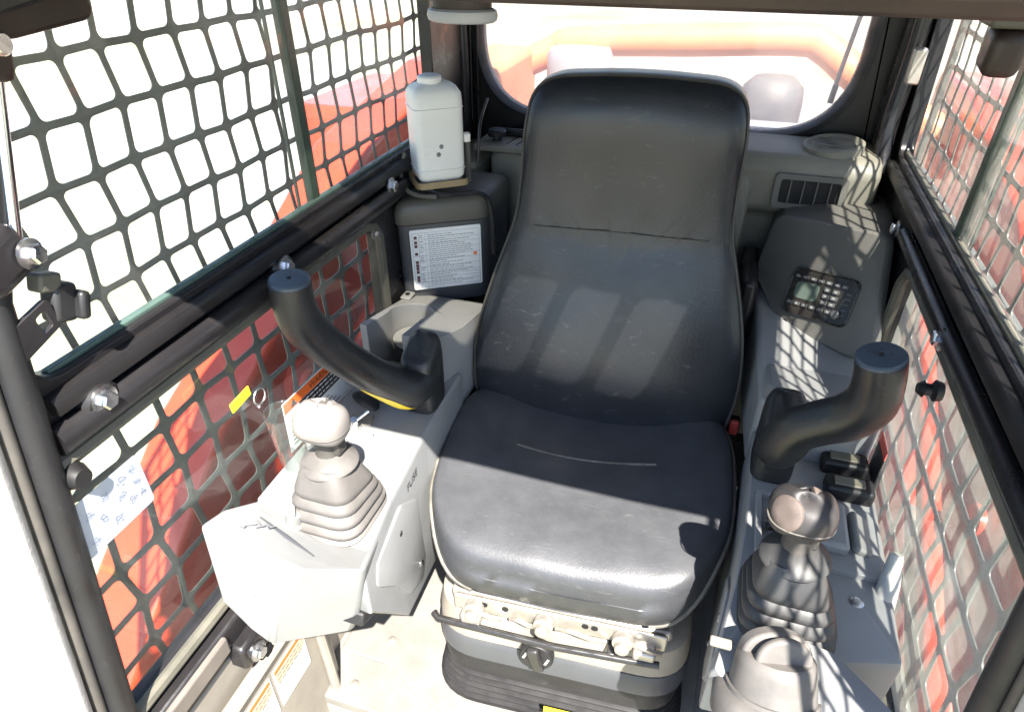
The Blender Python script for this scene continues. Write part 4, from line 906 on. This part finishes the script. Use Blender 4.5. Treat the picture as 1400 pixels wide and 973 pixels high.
# yellow key tag on a split ring hanging over the clear reflection stand-in by the window
kt = thing('key_tag', 'yellow tag on a split ring hanging at the left window', 'tag', (-.425, .57, .85))
b = MB(); b.box((-.425, .552, .858), (.003, .040, .015), Matrix.Rotation(R(6), 3, 'X')); b.build('tag', 'yellow', kt, bevel=.001)
b = MB(); b.tube([(-.425, .587 + .012 * math.cos(a), .838 + .012 * math.sin(a)) for a in [2 * math.pi * k / 24 for k in range(25)]], .0012, 6); b.build('ring', 'zinc', kt)

# gas strut, hinge brackets and latch at the door side
gs = thing('gas_strut', 'chrome gas strut of the raised front door at the upper left', 'strut', (-.42, .40, 1.15))
b = MB(); b.tube([(-.43, .410, 1.30), (-.43, .366, 1.165)], .0055, 12); b.build('rod', 'chrome', gs)
b = MB(); b.box((-.432, .345, 1.156), (.024, .06, .05), Matrix.Rotation(R(20), 3, 'X')); bb = b.build('mount_bracket', 'black', gs, bevel=.012, seg=3)
bolt(gs, (-.420, .366, 1.156), (1, .2, 0), .011)
hb = thing('door_hinge', 'dark brown-black hinge hardware of the raised front door at the top left corner', 'door', (-.40, .43, 1.33))  # hinge hardware only; the door panel is not built
b = MB(); P = rpoly([(.40, 1.352), (.485, 1.352), (.497, 1.345), (.500, 1.332), (.492, 1.323), (.42, 1.318), (.385, 1.320)], .010, 4)
b.loft([[Vector((-.44, p[0], p[1])) for p in P], [Vector((-.405, p[0], p[1])) for p in P]]); b.build('arm', 'header', hb, bevel=.004)
b = MB(); b.box((-.425, .408, 1.305), (.02, .022, .034), Matrix.Rotation(R(-18), 3, 'X')); b.build('knuckle', 'header', hb, bevel=.006)
b = MB(); b.lathe([(.009, 0), (.009, .012), (.007, .015)], (-.41, .398, 1.318), (1, .1, 0), 16); b.build('pin', 'zinc', hb)
b = MB(); b.box((-.42, .435, 1.35), (.05, .12, .02), Matrix.Rotation(R(8), 3, 'X')); b.build('leaf', 'black', hb, bevel=.004)

lc = thing('window_latch', 'black two-piece slide latch on the left upper window near the front pillar', 'latch', (-.44, .395, 1.09))
b = MB(); b.box((-.439, .386, 1.095), (.022, .024, .038), Matrix.Rotation(R(-20), 3, 'X')); b.build('latch_body', 'rubber', lc, bevel=.005)
b = MB(); b.box((-.431, .397, 1.088), (.024, .011, .028), Matrix.Rotation(R(-20), 3, 'X')); b.build('thumb_piece', 'rubber', lc, bevel=.004)
b = MB(); b.box((-.438, .380, 1.119), (.018, .022, .018), Matrix.Rotation(R(-20), 3, 'X')); b.build('catch', 'seal', lc, bevel=.003)
b = MB(); b.plate(rpoly([(.325, 1.062), (.374, 1.078), (.371, 1.108), (.325, 1.095)], .005), [rpoly([(.355, 1.078), (.366, 1.082), (.364, 1.099), (.353, 1.095)], .003)], lambda u, v: Vector((-.436, u, v)), (.006, 0, 0)); b.build('strike_plate', 'black', lc, bevel=.001)

br = thing('door_bracket', 'black door catch block hanging at the top right corner', 'bracket', (.44, .95, 1.26))
b = MB(); b.box((.428, .975, 1.265), (.04, .05, .052), Matrix.Rotation(R(10), 3, 'X')); b.build('block', 'header', br, bevel=.012, seg=3)
b = MB(); b.box((.425, .98, 1.298), (.05, .06, .016)); b.build('plate', 'seal', br, bevel=.004)

# dome lamp bezel under the roof at the left rear
dl = thing('dome_lamp', 'grey oval lamp bezel under the roof above the washer bottle', 'lamp', (-.26, 1.0, 1.27))
ov = [Vector((-.262 + .048 * math.cos(2 * math.pi * k / 40), 1.0 + .03 * math.sin(2 * math.pi * k / 40), 1.276)) for k in range(41)]
b = MB(); b.tube(ov, .0075, 8, False, flat=(1.2, .8)); b.build('bezel', 'hood', dl)
b = MB(); b.loft([[Vector((-.262 + .045 * math.cos(2 * math.pi * k / 40) * f, 1.0 + .028 * math.sin(2 * math.pi * k / 40) * f, z)) for k in range(40)] for f, z in ((1, 1.285), (1.1, 1.34), (1.2, 1.456))]); b.build('housing', 'header', dl)

# torn foam strip and door-edge seal along the right lower window
fs = thing('foam_strip', 'torn grey foam strip standing along the right lower window sill', 'strip', (.432, .63, .56))
b = MB(); b.tube([(.428, .60, .560), (.428, .612, .60), (.429, .63, .65), (.430, .65, .695), (.431, .668, .73)], [.010, .014, .014, .013, .008], 12); b.build('foam', 'foam', fs)
b = MB(); b.tube([(.426, .598, .545), (.424, .594, .575), (.427, .600, .60)], [.008, .012, .006], 9); b.build('torn_end', 'tan', fs)
rl = thing('side_decal', 'small red and black decal at the rear of the right lower window', 'decal', (.44, .87, .72))
for d, m_, z0, z1 in ((0, 'inkblack', .68, .735), (0, 'redbtn', .736, .752)):
    b = MB(); b.box((.4365, .865, (z0 + z1) / 2), (.0015, .05, z1 - z0)); b.build('print', m_, rl)

# front-left step lining with label plates
sp = thing('kick_panel', 'dusty beige side kick panel at the lower left under the console', 'panel', (-.41, .44, .0))
b = MB(); b.box((-.412, .43, .225), (.016, .30, .43)); b.build('panel_sheet', 'beige', sp, bevel=.004)
b = MB(); b.tube([(-.398, .545, .45), (-.394, .548, .25), (-.392, .55, .02)], .009, 8); b.build('panel_rib', 'beige', sp)
b = MB(); b.tube([(-.400, .29, .440), (-.400, .57, .440)], .006, 8); b.build('panel_lip', 'beige', sp)
for k, y_ in enumerate((.475, .385)):
    c_ = Vector((-.4036, y_, .355)); lm = frame_m(c_, (0, 1, 0), (1, 0, 0)); w_, h_ = .082, .095
    lp = thing('caution_plate', ['rear', 'front'][k] + ' of two orange and white caution plates on the beige kick panel', 'label', c_)
    def lq(x0, x1, y0, y1, d, name, mat):
        b = MB(); b.loft([[lm @ Vector(p) for p in ((x0, y0, e), (x1, y0, e), (x1, y1, e), (x0, y1, e))] for e in (d - .001, d)]); return b.build(name, mat, lp, smooth=False)
    lq(-w_ / 2, w_ / 2, -h_ / 2, h_ / 2, .001, 'plate', 'sticker'); lq(-w_ / 2 + .003, w_ / 2 - .003, h_ / 2 - .012, h_ / 2 - .003, .0018, 'orange_band', 'orange'); lq(-w_ / 2 + .003, w_ / 2 - .003, h_ / 2 - .036, h_ / 2 - .014, .0018, 'print_block', 'plate_tan')
    b = MB(); rnd = random.Random(k)
    for j in range(8):
        yy = h_ / 2 - .018 - j * .0095; x = -w_ / 2 + .006
        while x < w_ / 2 - .012:
            l_ = rnd.uniform(.004, .011); b.add([lm @ Vector(p) for p in ((x, yy - .001, .0022), (x + l_, yy - .001, .0022), (x + l_, yy + .001, .0022), (x, yy + .001, .0022))], [(0, 1, 2, 3)]); x += l_ + .003
    b.build('print_lines', 'ink', lp, smooth=False)
# clear cup added in place of a pale reflection at the window
cp = thing('reflection_cup', 'clear cup shape added for a pale reflection by the left lower window under the ring', 'cup', (-.412, .60, .69))
b = MB(); b.lathe([(.020, 0), (.024, .05), (.027, .098), (.029, .100), (.027, .1005), (.0255, .097), (.0225, .05), (.018, .003)], (-.408, .605, .70), (0, 0, 1), 28); b.build('reflection_cup_wall', 'reflection_cup_clear', cp)

# ================================================================== LOADER OUTSIDE THE CAB
def arm(s):
    side = 'left' if s < 0 else 'right'
    t = thing('lift_arm', f'red loader lift arm outside the {side} mesh guard', 'loader arm', (.8 * s, 1.2, -.75))
    X0 = .70 * s; X1 = .86 * s
    top = [(-.4, -.22), (.30, .18), (.48, .34), (.75, .56), (1.0, .68), (1.45, .92), (2.0, 1.02), (2.35, 1.02)]
    bot = [(2.40, .62), (2.0, .66), (1.5, .56), (1.05, .34), (.78, .18), (.50, -.04), (.30, -.2), (-.35, -.55)]
    P = rpoly([(y, z, 0) for y, z in top + bot], .03, 4)
    b = MB(); b.prism([Vector((X0, p.x, p.y)) for p in P], (X1 - X0, 0, 0)); b.build('arm_box', 'red', t, bevel=.018, seg=3)
    P = rpoly([(y, z, 0) for y, z in ((.2, -.30), (.9, .06), (1.6, .40), (2.3, .45), (2.35, .30), (1.65, .24), (.98, -.08), (.25, -.45))], .03, 4)
    b = MB(); b.prism([Vector((X0 - s * .08, p.x, p.y)) for p in P], (s * .06, 0, 0)); b.build('lower_link', 'red', t, bevel=.012, seg=3)
    b = MB(); b.tube([(X0 - s * .05, .6, .20), (X0 - s * .05, 1.7, .74)], .038, 16); cyl = b.build('cylinder', 'red', t)
    b = MB(); b.tube([(X0 - s * .05, .25, .03), (X0 - s * .05, .62, .21)], .02, 12); b.build('cylinder_rod', 'chrome', cyl)
    for y, z in ((1.0, .52), (2.05, .84), (.55, .16)):
        b = MB(); b.lathe([(.05, 0), (.05, .02), (.03, .025), (.03, .04)], (X0, y, z), (-s, 0, 0), 24); b.build('pivot', 'red', t)
    b = MB(); b.box((.92 * s, 1.9, .3), (.3, .5, 1.3)); b.build('tower', 'red', t, bevel=.03, seg=3)
arm(-1); arm(1)
t = thing('rear_frame', 'orange-red tubular loader frame seen through the rear window', 'frame', (0, 2.2, .6))
b = MB(); b.tube(catmull([(-1.0, 2.0, .80), (-.74, 2.12, .90), (-.45, 2.2, 1.03), (-.36, 2.2, 1.065), (0, 2.2, 1.085), (.28, 2.2, 1.10), (.36, 2.2, 1.08), (.52, 2.14, .98), (.9, 2.0, .80)], 60, False), .045, 14); b.build('cross_tube', 'washed_red', t)
b = MB(); b.box((-.57, 2.0, .80), (.16, .4, .5)); b.build('side_plate', 'washed_red', t, bevel=.02)
t = thing('engine_hood', 'pale grey engine hood behind the rear window', 'hood', (0, 2.2, -.2))
b = MB(); b.loft([[Vector((p.x, p.y, z)) for p in rpoly([(-.5, 1.62, 0), (.5, 1.62, 0), (.46, 2.7, 0), (-.46, 2.7, 0)], .08, 5)] for z in (-.2, .70)] + [[Vector((p.x * .93, 2.15 + (p.y - 2.15) * .93, .76)) for p in rpoly([(-.5, 1.62, 0), (.5, 1.62, 0), (.46, 2.7, 0), (-.46, 2.7, 0)], .08, 5)]]); b.build('hood_shell', 'hood', t, angle=35)
t = thing('air_precleaner', 'grey cylindrical air intake standing left behind the rear window', 'intake', (-.33, 2.1, .75))
b = MB(); b.lathe([(.05, 0), (.05, .16), (.095, .17), (.10, .19), (.10, .30), (.09, .32), (.02, .325)], (-.33, 2.12, .74), (0, 0, 1), 28); b.build('canister', 'hood', t, angle=40)
t = thing('exhaust_cover', 'dark grey domed exhaust cover at the right behind the rear window', 'exhaust', (.25, 2.0, .75))
b = MB(); b.lathe([(.085, 0), (.085, .14), (.08, .18), (.055, .205), (.01, .212)], (.235, 2.05, .82), (0, 0, 1), 28); b.build('dome', 'darkmetal', t, angle=50)
b = MB(); b.loft([[Vector((p.x, p.y, z)) for p in rpoly([(.12, 1.72, 0), (.44, 1.72, 0), (.44, 2.0, 0), (.12, 2.0, 0)], .05, 5)] for z in (.74, .90)] + [[Vector((.28 + (p.x - .28) * .8, 1.86 + (p.y - 1.86) * .7, .93)) for p in rpoly([(.12, 1.72, 0), (.44, 1.72, 0), (.44, 2.0, 0), (.12, 2.0, 0)], .05, 5)]]); b.build('shield', 'hood', t, angle=40)
for s in (-1, 1):
    side = 'left' if s < 0 else 'right'
    t = thing('track', f'black rubber track running along the {side} side of the loader', 'track', (.98 * s, .9, -.75))
    P = rpoly([(-.6, -.70, 0), (-.3, -.748, 0), (2.0, -.748, 0), (2.5, -.55, 0), (2.4, -.15, 0), (1.8, -.02, 0), (.2, -.25, 0), (-.5, -.4, 0)], .12, 5)
    b = MB(); b.prism([Vector((.82 * s, p.x, p.y)) for p in P], (.32 * s, 0, 0)); b.build('belt', 'rubber_dusty', t, bevel=.01)
# cab skirt below the windows outside so the floor does not float
t = thing('loader_body', 'red loader body below the cab side windows', 'body', (0, .9, -.4))
b = MB(); b.box((0, 1.06, -.05), (1.0, .98, .38)); b.build('base_box', 'red', t, bevel=.02)
